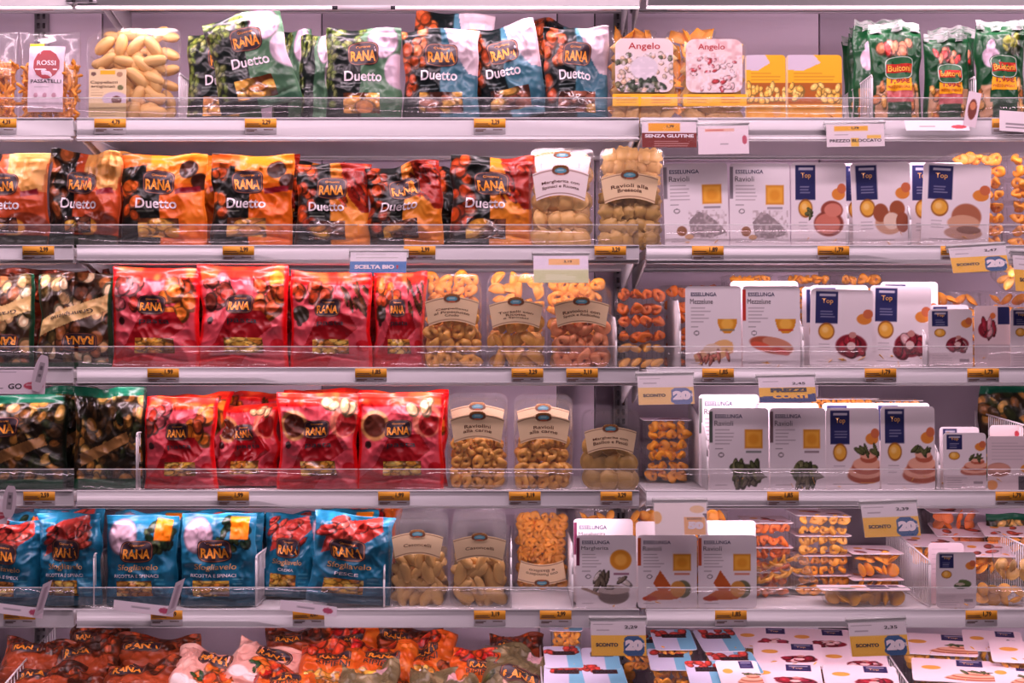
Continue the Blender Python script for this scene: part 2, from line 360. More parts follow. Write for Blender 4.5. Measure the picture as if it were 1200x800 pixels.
# ------------------------------------------------------------------ bags
M_FILM = mat('printed_film', attr=True, rough=.38, spec=.35, coat=.16)
M_WIN = mat('film_window', attr=True, rough=.16, spec=.6, coat=.8)
M_CARDP = mat('printed_card', attr=True, rough=.6, spec=.25)
M_CARD = mat('white_card', (240, 236, 238), .65, .2)
def bag_surface(w, h, t, seed, wr=1.0, fold=0.0, skew=0.0, pinch=.05):
    rs = random.Random(seed); ph = rs.uniform(0, 9); k1 = rs.uniform(-.5, .5)
    def F(u, v, off, side=1):
        u = np.asarray(u, float); v = np.asarray(v, float)
        e = np.clip(1 - np.abs(2 * u) ** 2.6, 0, 1) ** .62
        prof = np.interp(v, [0, .06, .25, .5, .75, .93, 1.0], [.62, .85, 1.0, .95, .62, .10, .02])
        T = t / 2 * e * prof
        wf = 1 - pinch * np.sin(np.pi * np.clip(v, 0, 1)) ** 2 - .015 * np.sin(5 * v + ph)
        x = u * w * wf + wr * .0035 * (vn(v * 5 + ph, u * 2, seed + 12) - .5) * 2
        env = np.clip(e * 1.6, 0, 1) * np.interp(v, [0, .1, .9, .94, 1], [.5, 1, 1, .3, .15])
        n1 = 1 - np.abs(2 * vn(u * 3.1 + v * (2.2 + k1) + ph, v * 2.6 - u * 1.2, seed) - 1)
        n2 = 1 - np.abs(2 * vn(u * 6 - v * 4 + ph, v * 7 + u * 3, seed + 5) - 1)
        n3 = vn(u * 2.2 + ph, v * 2.4, seed + 9)
        # creases running in from side seams and top
        edge = np.abs(2 * u) ** 2; cr = (1 - np.abs(2 * vn(v * 9 + ph, u * 1.5 + 3, seed + 2) - 1)) * edge
        top = np.clip((v - .6) / .4, 0, 1); ct = (1 - np.abs(2 * vn(u * 11 + ph, v * 1.5, seed + 4) - 1)) * top
        n4 = 1 - np.abs(2 * vn(u * 13 + v * 9 + ph, v * 12 - u * 8, seed + 6) - 1)
        low = np.exp(-((v - .10 - .03 * np.sin(u * 6 + ph)) / .022) ** 2)
        d = wr * env * (.010 * (n1 - .5) + .0062 * (n2 - .5) + .0022 * (n4 - .5) + .009 * (n3 - .5) + .010 * (cr - .3 * edge) + .011 * (ct - .4 * top) - .006 * low)
        d = d + .0007 * np.sin(v * h * 2600) * (v > .945)
        y = np.where(side > 0, -(T + d), (T + d * .5)) - off
        z = v * h * (1 + skew * u) + .006 * wr * (vn(u * 4 + ph, 1, seed + 3) - .5) * v
        y = y + .012 * np.sin(u * 7 + ph) * np.clip((v - .85) / .15, 0, 1) * wr
        # folded top: bend back
        b = np.clip((v - .78) / .22, 0, 1); y = y + fold * b ** 2 * h * .22; z = z - abs(fold) * b ** 2 * h * .10
        return np.stack([x, y, z], -1)
    sf = Surf(w, h, lambda u, v, off: F(u, v, off, 1)); sf.F2 = F
    return sf
def grid_faces(nu, nv, o=0, flip=False):
    i = np.arange(nu - 1)[None, :] + np.arange(nv - 1)[:, None] * nu + o; i = i.ravel()
    f = np.stack([i, i + 1, i + nu + 1, i + nu], -1)
    return f[:, ::-1] if flip else f
def bag_body(sf, art, seed, name, m, parent, cell=.0021, flip=False):
    nu = max(8, int(sf.w / cell)); nv = max(8, int(sf.h / cell))
    uu, vv = np.meshgrid(np.linspace(-.5, .5, nu), np.linspace(0, 1, nv)); u = uu.ravel(); v = vv.ravel()
    fr = sf.F2(u, v, 0, 1)
    nb = max(6, nu // 3); 
    bk = sf.F2(u, v, 0, -1)
    V = np.concatenate([fr, bk]); N = nu * nv
    F = [grid_faces(nu, nv), grid_faces(nu, nv, N, True)]
    i = np.arange(nu - 1); F.append(np.stack([i + 1, i, N + i, N + i + 1], -1))                               # bottom gusset
    tp = (nv - 1) * nu + i; F.append(np.stack([tp, tp + 1, N + tp + 1, N + tp], -1))
    j = np.arange(nv - 1) * nu; F.append(np.stack([j, j + nu, N + j + nu, N + j], -1)); j2 = j + nu - 1; F.append(np.stack([j2 + nu, j2, N + j2, N + j2 + nu], -1))
    cols = None
    if art is not None:
        A = (u + .5) * 100; B = (1 - v) * 100
        if flip: A, B = 100 - A, 100 - B
        a = Art(A, B, (128, 128, 128)); art(a, seed); a.c = 255 * (np.clip(a.c, 0, 255) / 255) ** np.array([1.36, 1.22, 1.30]); cols = np.concatenate([a.c, a.c])
    return mk(name, V, np.concatenate(F), m, parent, cols)
def patch(sf, x0, y0, x1, y1, fn, name, m, parent, off=.0006, cell=.0018, rnd=.0, flip=False):
    """printed patch following the surface; percent coordinates from the top left"""
    if flip: x0, y0, x1, y1 = 100 - x1, 100 - y1, 100 - x0, 100 - y0
    w = (x1 - x0) / 100 * sf.w; h = (y1 - y0) / 100 * sf.h
    nu = max(6, int(w / cell)); nv = max(6, int(h / cell))
    uu, vv = np.meshgrid(np.linspace(0, 1, nu), np.linspace(0, 1, nv)); a = uu.ravel(); b = vv.ravel()
    aa, bb = a.copy(), b.copy()
    if rnd > 0:   # rounded corners
        px = (aa - .5) * w; pz = (bb - .5) * h; r = min(rnd, w / 2 - 1e-4, h / 2 - 1e-4)
        qx = np.abs(px) - (w / 2 - r); qz = np.abs(pz) - (h / 2 - r); d = np.hypot(np.maximum(qx, 0), np.maximum(qz, 0))
        k = (qx > 0) & (qz > 0) & (d > r); sc = np.where(k, r / np.maximum(d, 1e-9), 1)
        px = np.where(k, np.sign(px) * ((w / 2 - r) + qx * sc), px); pz = np.where(k, np.sign(pz) * ((h / 2 - r) + qz * sc), pz)
        aa = px / w + .5; bb = pz / h + .5
    u = (x0 + (x1 - x0) * aa) / 100 - .5; v = 1 - (y1 - (y1 - y0) * bb) / 100
    A = a * 100; B = (1 - b) * 100
    if flip: A, B = 100 - A, 100 - B
    ar = Art(A, B, (200, 200, 200)); fn(ar)
    return mk(name, sf.F(u, v, off), grid_faces(nu, nv), m, parent, ar.c)
M_LOGO = mat('logo_print', attr=True, rough=.4)
M_ORT = mat('orange_print', (238, 150, 44), .4)
M_WHT = mat('white_print', (238, 226, 232), .45)
M_GOLD = mat('gold_print', (206, 156, 92), .4)
M_DK = mat('dark_print', (38, 34, 44), .5)
M_RDT = mat('red_print', (178, 30, 34), .45)
M_BRN = mat('brown_print', (92, 52, 34), .5)
M_NAVY = mat('navy_print', (34, 38, 84), .5)
M_GREY = mat('grey_print', (70, 64, 72), .5)
def badge(sf, cx, cy, wp, hp, parent, flip=False, dark=(52, 34, 44), rim=(150, 88, 56), name='logo_badge', off=.0010):
    if flip: cx, cy = 100 - cx, 100 - cy
    rings = [0, .35, .7, .88, .915, .935, .95, 1.0]; n = 44; U = []; Vv = []; C = []
    for r in rings:
        for k in range(n):
            t = 2 * math.pi * k / n; c, s = math.cos(t), math.sin(t)
            q = (abs(c) ** 5 + abs(s) ** 3.4) ** (-1 / 4.2)
            U.append((cx + wp / 2 * r * c * q) / 100 - .5); Vv.append(1 - (cy - hp / 2 * r * s * q) / 100)
            C.append(rim if r > .9 and r < .94 else dark)
    F = [((j * n + k), (j * n + (k + 1) % n), ((j + 1) * n + (k + 1) % n), ((j + 1) * n + k)) for j in range(len(rings) - 1) for k in range(n)]
    return mk(name, sf.F(np.array(U), np.array(Vv), off), np.array(F), M_LOGO, parent, np.array(C, float))

STY = {
 'green':  dict(art=A_green, logo=(50, 29, 42, 26), title=('Duetto', 50, 53, 50, 11), win=(24, 71, 72, 92, 'ravioli')),
 'walnut': dict(art=A_walnut, logo=(50, 30, 44, 26), title=('Duetto', 48, 52, 50, 11), win=(22, 70, 80, 92, 'nuts')),
 'orange': dict(art=A_orange, logo=(46, 31, 38, 26), title=('Duetto', 44, 54, 50, 11), win=(22, 70, 70, 90, 'ravioli')),
 'terra':  dict(art=A_terra, logo=(46, 34, 40, 24), title=('Duetto', 46, 56, 50, 11), win=(28, 70, 66, 86, 'dark')),
 'salami': dict(art=A_salami, logo=(50, 31, 42, 26), title=('Duetto', 42, 53, 50, 11), win=(20, 70, 68, 92, 'dark')),
 'mush':   dict(art=A_mush, logo=(38, 26, 44, 20), title=('Granripieno', 52, 56, 60, 6, 'dark', 12), win=None),
 'forest': dict(art=A_forest, logo=(28, 34, 46, 22), title=None, win=None),
 'forestplain': dict(art=A_forest, logo=None, title=None, win=None),
 'red':    dict(art=A_red, logo=(48, 38, 32, 19), title=('pasta', 52, 55, 34, 6, 'dark'), win=(30, 71, 74, 86, 'pasta')),
 'blue':   dict(art=A_blue, logo=(46, 40, 46, 24), title=('Sfogliavelo', 48, 58, 56, 8, 'gold'), win=(18, 72, 68, 89, 'pasta'), sub=('RICOTTA E SPINACI', 46, 66.5, 62, 3.6)),
 'pink':   dict(art=A_pink, logo=(58, 22, 50, 26), title=None, win=None),
 'rust':   dict(art=A_rust, logo=(34, 26, 44, 20), title=None, win=None),
 'amber':  dict(art=A_amber, logo=(50, 32, 50, 18), title=('RIPIENI', 50, 46, 50, 8, 'dark'), win=(8, 60, 62, 88, 'pasta')),
 'olive':  dict(art=A_olive, logo=(52, 62, 62, 24), title=None, win=None),
}
ROWY = {1: 138, 2: 287, 3: 430, 4: 574, 5: 713}
def zrow(r): return Z(ROWY[r]) - .0045
CEIL = {1: Z(10) + .040, 2: Z(138) - .047, 3: Z(287) - .047, 4: Z(430) - .047, 5: Z(574) - .047, 6: Z(713) - .047}
def bag(style, x0, x1, ytop, row, label, Y=.032, roll=0, yaw=0, lean=3, t=.052, seed=1, fold=0.0, skew=0.0, wr=1.0, zb=None, flip=False, rx=None, group=None, full=True, name='pasta_bag', sub=None, hm=None):
    zb = zrow(row) if zb is None else zb; st = STY[style]
    w = S(x1 - x0, Y); h = hm if hm else max(.05, min(Z(ytop, Y), CEIL[row]) - zb)
    lift = abs(math.sin(R(roll))) * w * .45
    if not hm: h -= lift * .9
    lx = R(lean) if rx is None else R(rx)
    root = empty(name, (X((x0 + x1) / 2, Y), Y + t / 2, zb + .0015 + lift + t * .31 * abs(math.sin(lx))), Euler((-lx, R(roll), R(yaw)), 'XYZ'))
    sf = bag_surface(w, h, t, seed, wr, fold, skew)
    bag_body(sf, st['art'], seed, 'bag_body', M_FILM, root, flip=flip)
    if full:
        if st['win']:
            x, y, xx, yy, kd = st['win']; patch(sf, x, y, xx, yy, lambda a: art_window(a, kd, seed), 'window', M_WIN, root, flip=flip, off=.0007)
        if st['logo']:
            cx, cy, bw, bh = st['logo']; lg = badge(sf, cx, cy, bw, bh, root, flip)
            letters(sf, [('RANA', cx, cy + bh * .10, bw * .82, bh * .44, .035), ('Giovanni', cx, cy - bh * .29, bw * .46, bh * .10, 0)], 'logo_lettering', M_ORT, lg, .0017, flip)
        if st['title']:
            tt = st['title']; m = M_WHT if len(tt) < 6 else {'gold': M_GOLD, 'dark': M_DK}[tt[5]]
            letters(sf, [(tt[0], tt[1], tt[2], tt[3], tt[4], .02 if m is M_WHT else .005, tt[6] if len(tt) > 6 else 0)], 'title_lettering', m, root, .0014, flip)
        sb = sub or st.get('sub')
        if sb: letters(sf, [(*sb, .01)], 'subtitle_lettering', M_WHT, root, .0014, flip)
    tag(root, label, 'pasta bag', group)
    return root, sf

# ------------------------------------------------------------------ pasta pieces (one mesh per shape, shared by copies)
PROTO = {}
def pasta_proto(kind):
    if kind in PROTO: return PROTO[kind]
    n = 13; g = np.linspace(-1, 1, n); uu, vv = np.meshgrid(g, g); u = uu.ravel(); v = vv.ravel(); rg = np.random.RandomState(len(kind) * 7)
    if kind in ('square', 'round', 'moon', 'flower'):
        if kind == 'square': px, py = u * .5, v * .5; d = np.maximum(abs(u), abs(v))
        else:
            px = u * np.sqrt(1 - v * v / 2) * .5; py = v * np.sqrt(1 - u * u / 2) * .5; d = np.hypot(px, py) * 2
            if kind == 'moon': py = np.where(py < 0, py * .15, py); 
            if kind == 'flower': th = np.arctan2(py, px); k = 1 + .10 * np.cos(7 * th) * d ** 2; px, py = px * k, py * k
        rimz = .035 + .03 * np.sin(18 * np.arctan2(v, u)) * (d > .9)
        zz = np.where(d < .72, .19 * np.sqrt(np.clip(1 - (d / .74) ** 2, 0, 1)) + .03, rimz * .5)
        bend = .10 * (px * px - py * py) * (1 if kind != 'moon' else 2.5)
        top = np.stack([px, py, zz + bend], -1); bot = np.stack([px, py, -zz * .6 + bend], -1)
        V = np.concatenate([top, bot]); F = [grid_faces(n, n), grid_faces(n, n, n * n, True)]
        b = np.concatenate([np.arange(n - 1), np.arange(n - 1) * n + n - 1, (n * n - 1) - np.arange(n - 1), (n * (n - 1)) - np.arange(n - 1) * n])
        c = np.roll(b, -1); F.append(np.stack([b, n * n + b, n * n + c, c], -1)); F = np.concatenate(F)
    elif kind == 'tortello':
        a = 22; b = 10; V = []; 
        for i in range(a):
            t = 2 * math.pi * i / a; r = .20 + .05 * math.cos(t) + .015 * math.sin(5 * t)
            for j in range(b):
                p = 2 * math.pi * j / b; fl = 1 + .35 * max(0, math.cos(p)) * max(0, math.cos(t))
                V.append(((.26 + r * math.cos(p) * fl) * math.cos(t), (.26 + r * math.cos(p) * fl) * math.sin(t) * .85, r * math.sin(p) * .85 * (1.15 - .5 * max(0, math.cos(p))) + .09 * math.sin(t * 2)))
        V = np.array(V); F = np.array([(i * b + j, ((i + 1) % a) * b + j, ((i + 1) % a) * b + (j + 1) % b, i * b + (j + 1) % b) for i in range(a) for j in range(b)])
    elif kind in ('long', 'gnocco', 'strip'):
        a = 16; b = 12; V = []; L, rr, cv = {'long': (.5, .21, .10), 'gnocco': (.5, .24, .02), 'strip': (.5, .12, .14)}[kind]
        for i in range(a):
            s = -1 + 2 * i / (a - 1); e = max(.02, (1 - abs(s) ** (2.4 if kind != 'strip' else 8))) ** .5
            for j in range(b):
                p = 2 * math.pi * j / b; r = rr * e * (1 + .06 * math.cos(6 * p))
                fl = 1.5 if kind == 'long' and math.cos(p) > .9 else 1
                V.append((s * L, r * math.cos(p) * fl + cv * s * s, r * math.sin(p) * (.7 if kind == 'long' else 1)))
        V = np.array(V); F = [(i * b + j, (i + 1) * b + j, (i + 1) * b + (j + 1) % b, i * b + (j + 1) % b) for i in range(a - 1) for j in range(b)]
        F += [tuple(range(b))[::-1], tuple(range((a - 1) * b, a * b))]
    o = mk('p_' + kind, V, F, None); me = o.data; bpy.data.objects.remove(o); PROTO[kind] = me; return me
PM = {'y': mat('fresh_egg_pasta', (232, 178, 80), .45, vary=.14), 'p': mat('pale_pasta', (232, 194, 122), .45, vary=.10), 'o': mat('orange_pasta', (246, 172, 58), .45, vary=.16),
      'g': mat('green_tinged_pasta', (206, 172, 96), .45, vary=.14), 'r': mat('pink_pasta', (240, 160, 108), .5, vary=.14), 'd': mat('deep_orange_pasta', (228, 122, 44), .5, vary=.2)}
PN = {'square': 'ravioli', 'round': 'round_ravioli', 'moon': 'half_moon', 'flower': 'flower_ravioli', 'tortello': 'tortellini', 'long': 'casoncelli', 'gnocco': 'gnocchi', 'strip': 'passatelli'}
PMESH = {}
def piece(kind, col, size, loc, rot, parent):
    key = (kind, col)
    if key not in PMESH:
        me = pasta_proto(kind).copy(); me.materials.clear(); me.materials.append(PM[col]); PMESH[key] = me
    o = bpy.data.objects.new(PN[kind], PMESH[key]); COL.objects.link(o); o.parent = parent; o.location = loc; o.rotation_euler = rot; o.scale = (size, size, size)
    return o
def fill_front(parent, kind, col, size, w, d, z0, z1, seed, layers=2, y0=.004, tilt=35):
    """pieces against the front film of an upright tray"""
    rg = random.Random(seed); sp = size * (.66 if kind != 'long' else .46)
    for l in range(layers):
        rows = max(1, int(round((z1 - z0) / sp))); cols = max(1, int(round((w) / sp)))
        for r in range(rows):
            for c in range(cols):
                x = -w / 2 + w * (c + .5 + .25 * ((r + l) % 2) - .12) / cols + rg.uniform(-.12, .12) * sp
                x = max(-w / 2 + size * .36, min(w / 2 - size * .36, x))
                z = z0 + size * .35 + (z1 - z0 - size * .5) * (r / max(1, rows - 1)) + rg.uniform(-.1, .1) * sp
                if l and r == rows - 1: continue
                y = y0 + size * .26 + l * size * .5 + rg.uniform(0, .2) * size
                if y > d - size * .2: y = d - size * .25
                piece(kind, col, size * rg.uniform(.92, 1.08), (x, y, z), (R(90 + rg.uniform(-tilt, tilt)), R(rg.uniform(-tilt, tilt)), R(0) ) if rg.random() < 0 else Euler((R(90 + rg.uniform(-tilt, tilt)), R(rg.uniform(0, 360)), R(rg.uniform(-tilt, tilt) * .6)), 'YXZ' if False else 'XYZ'), parent)
def fill_side(parent, kind, col, size, w, h, d, seed, n=None, zmax=None):
    """pieces inside a lying tray, local frame still that of the upright tray (its bottom wall turns to the viewer)"""
    rg = random.Random(seed); cols = max(2, int(round(w / (size * .72)))); lays = max(1, int(round(d / (size * .72)))); rows = 2 if zmax is None else zmax
    for r in range(rows):
        for l in range(lays):
            for c in range(cols):
                x = -w / 2 + size * .42 + (w - size * .84) * (c / max(1, cols - 1)) + rg.uniform(-.08, .08) * size
                y = size * .34 + (d - size * .7) * (l / max(1, lays - 1) if lays > 1 else .6) + rg.uniform(-.05, .05) * size
                z = size * .42 + r * size * .8 + rg.uniform(0, .1) * size
                piece(kind, col, size * rg.uniform(.9, 1.08), (x, y, z), (R(rg.uniform(-60, 60)), R(rg.uniform(0, 360)), R(rg.uniform(-50, 50))), parent)

# ------------------------------------------------------------------ clear trays
M_CLR = clear_mat('clear_plastic', (.985, .98, .98), haze=.035, gloss=.9, rough=.12)
M_FILMC = clear_mat('clear_lid_film', (.97, .96, .965), haze=.03, gloss=.9, rough=.16)
M_ACR = clear_mat('clear_acrylic', (.985, .98, .98), haze=.02, gloss=.8, rough=.05)
M_EDGE = clear_mat('acrylic_edge', (.8, .8, .8), haze=.55, gloss=.9, rough=.2, hcol=(.85, .85, .85))
def tray_shell(w, h, d, parent, r=.022, ribs=True, name='tray', m=None):
    """thermoformed tray, open side at y=0 facing -y, bottom at y=d"""
    n = 8; prof = [(1.0, 0.0, 0), (1.0, .0015, 0), (.955, .0018, 0), (.945, .004, 0), (.93, d * .35, 1), (.91, d * .7, 1), (.885, d * .93, 1), (.84, d, 0), (.5, d, 0)]
    V = []; P0 = rrect(w, h, r, n); k = len(P0)
    for s, y, rb in prof:
        dx = w * (1 - s) / 2
        for i, (x, z) in enumerate(P0):
            sx = (x) * (1 - 2 * dx / w) ; sz = h / 2 + (z - h / 2) * (1 - 2 * dx / h)
            wob = 0
            V.append((sx, y, sz))
    F = []
    for j in range(len(prof) - 1):
        for i in range(k): F.append((j * k + i, j * k + (i + 1) % k, (j + 1) * k + (i + 1) % k, (j + 1) * k + i))
    F.append(tuple(range((len(prof) - 1) * k, len(prof) * k))[::-1])
    b = MB(); b.add(V, F)
    if ribs:
        for q in (-.3, -.1, .1, .3):
            b.rod((q * w, d * .25, .008), (q * w, d * .85, .012), .0012, 5); b.rod((q * w, d * .25, h - .008), (q * w, d * .85, h - .012), .0012, 5)
        for q in (.25, .5, .75):
            for sx in (-1, 1): b.rod((sx * w * .468, d * .25, q * h), (sx * w * .452, d * .85, q * h), .0012, 5)
    return b.obj(name, m or M_CLR, parent, smooth=True)
def film(w, h, parent, y=-.0006, r=.02, name='lid_film'):
    sf = Surf(w, h, None); sf.F = lambda u, v, off: np.stack([u * w, y - off + .0012 * np.sin(u * 9) * np.sin(v * 7), v * h], -1)
    return patch(sf, 0, 0, 100, 100, lambda a: None, name, M_FILMC, parent, off=0, cell=.008, rnd=r), sf

def arch_label(w, h, parent, cy, lw, lh, lines, seed=0, inv=False, col=(236, 208, 166), white=False):
    """cream band with curved top and bottom and the round crest"""
    if white: col = (236, 222, 220)
    sf = Surf(w, h, None)
    sg = -1 if inv else 1
    def G(u, v, off):   # u -.5...5, v 0..1 inside the label
        arc = .16 * lh * (1 - (2 * u) ** 2)
        x = u * lw * (.86 + .14 * v)
        z = (v - .5) * lh * (1 - .1) + arc * 1.25
        return np.stack([sg * x, np.full_like(u, -.0022) - off, h * (1 - cy / 100) + sg * z], -1)
    L = Surf(lw, lh, G)
    def fn(a):
        a.c[:] = col; dk = (110, 62, 44)
        a.rect(0, 5, 100, 8, dk, e=1.5, a=.8); a.rect(0, 91, 100, 94, dk, e=1.5, a=.8)
    lb = patch(L, 0, 0, 100, 100, fn, 'label', M_CARDP, parent, off=0)
    def cf(a):
        a.c[:] = col; a.ell(50, 52, 50, 48, (110, 66, 44)); 
        for k in range(7): a.ell(12 + k * 12.6, 22 - 14 * math.sin(math.pi * (k + .5) / 7), 7, 15, (150, 100, 52), rot=-30 + 10 * k)
        a.ell(50, 54, 33, 26, (86, 150, 168)); a.ell(50, 50, 20, 9, (150, 186, 190)); a.ell(50, 88, 22, 9, (176, 84, 50))
    patch(L, 34, -12, 66, 26, cf, 'crest', M_CARDP, lb, off=.0006, rnd=.018)
    its = []
    for i, s in enumerate(lines):
        its.append((s, 50, (49 if len(lines) > 1 else 56) + i * (18 if len(lines) < 3 else 13), min(72, 5.8 * len(s)), 14 if len(lines) < 3 else 10, .01))
    letters(L, its, 'label_lettering', M_BRN, lb, .0007)

def fresh_tray(x0, x1, ytop, row, label, kind, col, lines, Y=.03, zfill=.60, size=.034, seed=1, lean=2, yaw=0, inv=False, group='standing clear pasta trays', zb=None, white=False, layers=2, lcy=34, d=.045, back=True, lh=.28, tilt=35):
    zb = zrow(row) if zb is None else zb; w = S(x1 - x0, Y) - .002; h = min(Z(ytop, Y), CEIL[row]) - zb - .002
    root = empty('pasta_tray', (X((x0 + x1) / 2, Y), Y, zb + .001), Euler((-R(lean), 0, R(yaw)), 'XYZ'))
    tray_shell(w, h, d, root); film(w * .985, h * .985, root)
    if inv: fill_front(root, kind, col, size, w * .86, d, h * .03, h * .93, seed, layers, tilt=tilt)
    else: fill_front(root, kind, col, size, w * .86, d, h * .03, h * zfill, seed, layers, tilt=tilt)
    if lh > .01: arch_label(w, h, root, (100 - lcy) if inv else lcy, w * .88, h * lh, lines, seed, inv, white=white)
    tag(root, label, 'pasta tray', group); return root

# ------------------------------------------------------------------ cards and card-lidded packs
def pic(a, k, s=3):
    if k == 'truffle': a.poly([(38, 70), (52, 58), (64, 60), (84, 72), (97, 84), (70, 90), (42, 88)], (150, 138, 140)); a.mottle((196, 182, 184), 3, .9, s, 38, 56, 97, 90); a.ell(27, 81, 8, 6, (150, 96, 60)); a.ell(38, 88, 7, 3, (206, 164, 124))
    elif k == 'spinach': a.ell(62, 80, 22, 12, (72, 78, 48)); a.blobs(44, 70, 80, 88, 26, 10, 5, [(92, 98, 58), (74, 80, 48), (118, 118, 80)], s); a.poly([(76, 72), (98, 84), (80, 88)], (130, 122, 110)); a.blobs(44, 84, 70, 92, 7, 10, 4, [(110, 104, 84)], s)
    elif k == 'cheese': a.poly([(14, 84), (44, 72), (60, 66), (84, 68), (86, 80), (60, 90), (18, 92)], (226, 176, 132)); a.ell(70, 74, 16, 9, (232, 184, 120)); a.ell(48, 77, 16, 7, (226, 200, 176)); a.blobs(20, 84, 76, 90, 9, 8, 3, [(206, 120, 100)], s)
    elif k == 'fish': a.ell(50, 72, 38, 10, (176, 88, 62), rot=8); a.ell(60, 70, 26, 7, (206, 140, 112), rot=10); a.ell(32, 73, 18, 5, (214, 92, 66), rot=10); a.ell(66, 79, 16, 4, (196, 70, 52), rot=12)
    elif k == 'radicchio':
        a.ell(66, 72, 25, 15, (132, 30, 44)); a.blobs(48, 62, 84, 82, 12, 11, 7, [(160, 36, 50), (130, 26, 42), (226, 176, 176), (150, 40, 60)], s); a.ell(66, 72, 7, 5, (230, 196, 190)); a.ell(68, 58, 6, 4, (200, 140, 130))
    elif k == 'ham':
        a.ell(74, 82, 34, 10, (176, 92, 66)); a.ell(74, 77, 32, 9, (232, 168, 140)); a.ell(76, 72, 28, 9, (184, 96, 68)); a.ell(76, 68, 26, 8, (236, 176, 148)); a.ell(80, 61, 16, 6, (184, 96, 70)); a.ell(78, 57, 15, 5, (232, 170, 142)); a.blobs(62, 50, 94, 54, 6, 9, 3, [(86, 92, 52)], s)
    elif k == 'loin': a.ell(74, 56, 20, 11, (150, 72, 56)); a.ell(68, 72, 27, 15, (134, 62, 48)); a.ell(66, 72, 23, 12, (206, 120, 100)); a.ell(76, 56, 16, 8, (214, 132, 112)); a.blobs(30, 56, 48, 64, 4, 7, 3, [(90, 96, 56)], s)
    elif k == 'mushroom': a.ell(62, 72, 24, 14, (206, 160, 130)); a.ell(48, 60, 13, 11, (156, 84, 54)); a.ell(76, 56, 13, 10, (160, 86, 52)); a.ell(66, 70, 14, 10, (232, 206, 184)); a.ell(84, 72, 11, 12, (150, 80, 54))
    elif k == 'bread': a.ell(66, 64, 22, 16, (176, 108, 78)); a.ell(62, 72, 24, 10, (214, 164, 132)); a.ell(62, 84, 28, 8, (190, 150, 132)); a.ell(70, 80, 18, 5, (130, 90, 74))
    elif k == 'squash': a.poly([(26, 66), (38, 48), (50, 62), (58, 72), (40, 82)], (196, 96, 44)); a.poly([(14, 84), (30, 76), (60, 76), (84, 66), (82, 80), (66, 88), (18, 90)], (206, 110, 52)); a.ell(76, 74, 14, 12, (110, 112, 84)); a.ell(68, 74, 13, 11, (214, 150, 70)); a.ell(20, 87, 12, 3.5, (190, 76, 44))
    elif k == 'bowl': a.ell(62, 82, 26, 13, (120, 104, 98)); a.ell(62, 75, 27, 6, (180, 164, 156)); a.blobs(34, 56, 84, 72, 9, 12, 4, [(108, 96, 80), (134, 120, 104), (220, 208, 200)], s); a.rect(8, 75, 40, 79, (150, 120, 96), rot=18)
    elif k == 'basil': a.ell(66, 72, 22, 8, (64, 84, 48), rot=-6); a.ell(72, 66, 16, 6, (90, 112, 66), rot=10); a.ell(60, 70, 12, 3, (200, 190, 170))
def card_art(name, bar, shape, picture, seed=3):
    def fn(a):
        a.c[:] = (240, 232, 236)
        if bar: a.rect(0, 4, 6, 42, bar)
        if shape == 'square': a.rect(60, 26, 90, 49, (216, 138, 38), e=1.5); a.rect(62, 28, 88, 47.5, (246, 180, 66), e=3); a.ell(75, 38, 9, 6.5, (234, 158, 46), soft=.6)
        elif shape == 'half': a.poly([(75 + 18 * math.cos(R(k)), 40 + 18 * math.sin(R(k))) for k in range(0, 181, 12)], (222, 150, 40)); a.ell(75, 46, 11, 7, (246, 188, 76), soft=.4); a.rect(52, 30, 98, 40, (240, 232, 236))
        elif shape == 'round': a.ell(74, 34, 18, 14, (222, 146, 44)); a.ell(74, 34, 10, 8, (240, 176, 74), soft=.4)
        a.rect(62, 52, 88, 54.5, bar or (120, 120, 120), a=.7); a.small(10, 26, 46, 5, 4.2, (150, 138, 144), 1.1, seed); a.small(10, 49, 30, 1, 3, (110, 100, 106)); pic(a, picture, seed)
        a.small(10, 93, 40, 1, 3, (160, 150, 155), 1, seed); a.ell(20, 57, 5, 3, (130, 122, 126)); a.ell(20, 57, 3.4, 1.8, (240, 232, 236))
    return fn
def top_art(picture, seed=3, small=False):
    def fn(a):
        a.c[:] = (240, 230, 234); y = .62 if small else 1.0
        a.rect(8, 3, 44, 40 * (y + .1), (38, 42, 92)); a.rect(14, 6, 40, 9, (190, 186, 200)); a.small(16, 26 * (y + .08), 40, 3, 3.4, (170, 168, 190), 1.2, seed)
        a.ell(26, 54 * (y + .12 if small else 1), 13, 10 * (y + .1), (160, 96, 36)); a.ell(26, 54 * (y + .12 if small else 1), 11, 8 * (y + .1), (238, 176, 66)); a.ell(24, 52 * (y + .12 if small else 1), 5, 4, (250, 206, 120), soft=.7)
        a.ell(86, 34 * (y + .1), 12, 7, (226, 140, 56)); a.ell(92, 28 * (y + .1), 8, 6, (206, 110, 70))
        if small:
            b = Art(a.A, a.B / .82, (240, 230, 234)); b.c = a.c; pic(b, picture, seed); a.c = b.c
            a.rect(0, 74, 100, 101, (222, 208, 212)); a.small(8, 78, 60, 5, 4, (160, 150, 156), 1, seed); a.rect(70, 84, 92, 89, (120, 110, 116), a=.7)
        else: pic(a, picture, seed); a.small(14, 70, 36, 3, 4, (160, 150, 156), 1, seed); a.small(12, 92, 80, 1, 4, (160, 150, 156), 1, seed)
    return fn
def lid_card(w, h, art, parent, y=-.002, r=.009, t=.0016, cell=.0017):
    b = MB(); b.prism(rrect(w, h, r, 5), y, y + t); b.obj('card_lid', M_CARD, parent)
    sf = Surf(w, h, None, y)
    cp = patch(sf, 0, 0, 100, 100, art, 'card_print', M_CARDP, parent, off=.0003, cell=cell, rnd=r); sf.print = cp
    return sf
BRAND = [('ESSELUNGA', 33, 10, 46, 4.8, .018)]
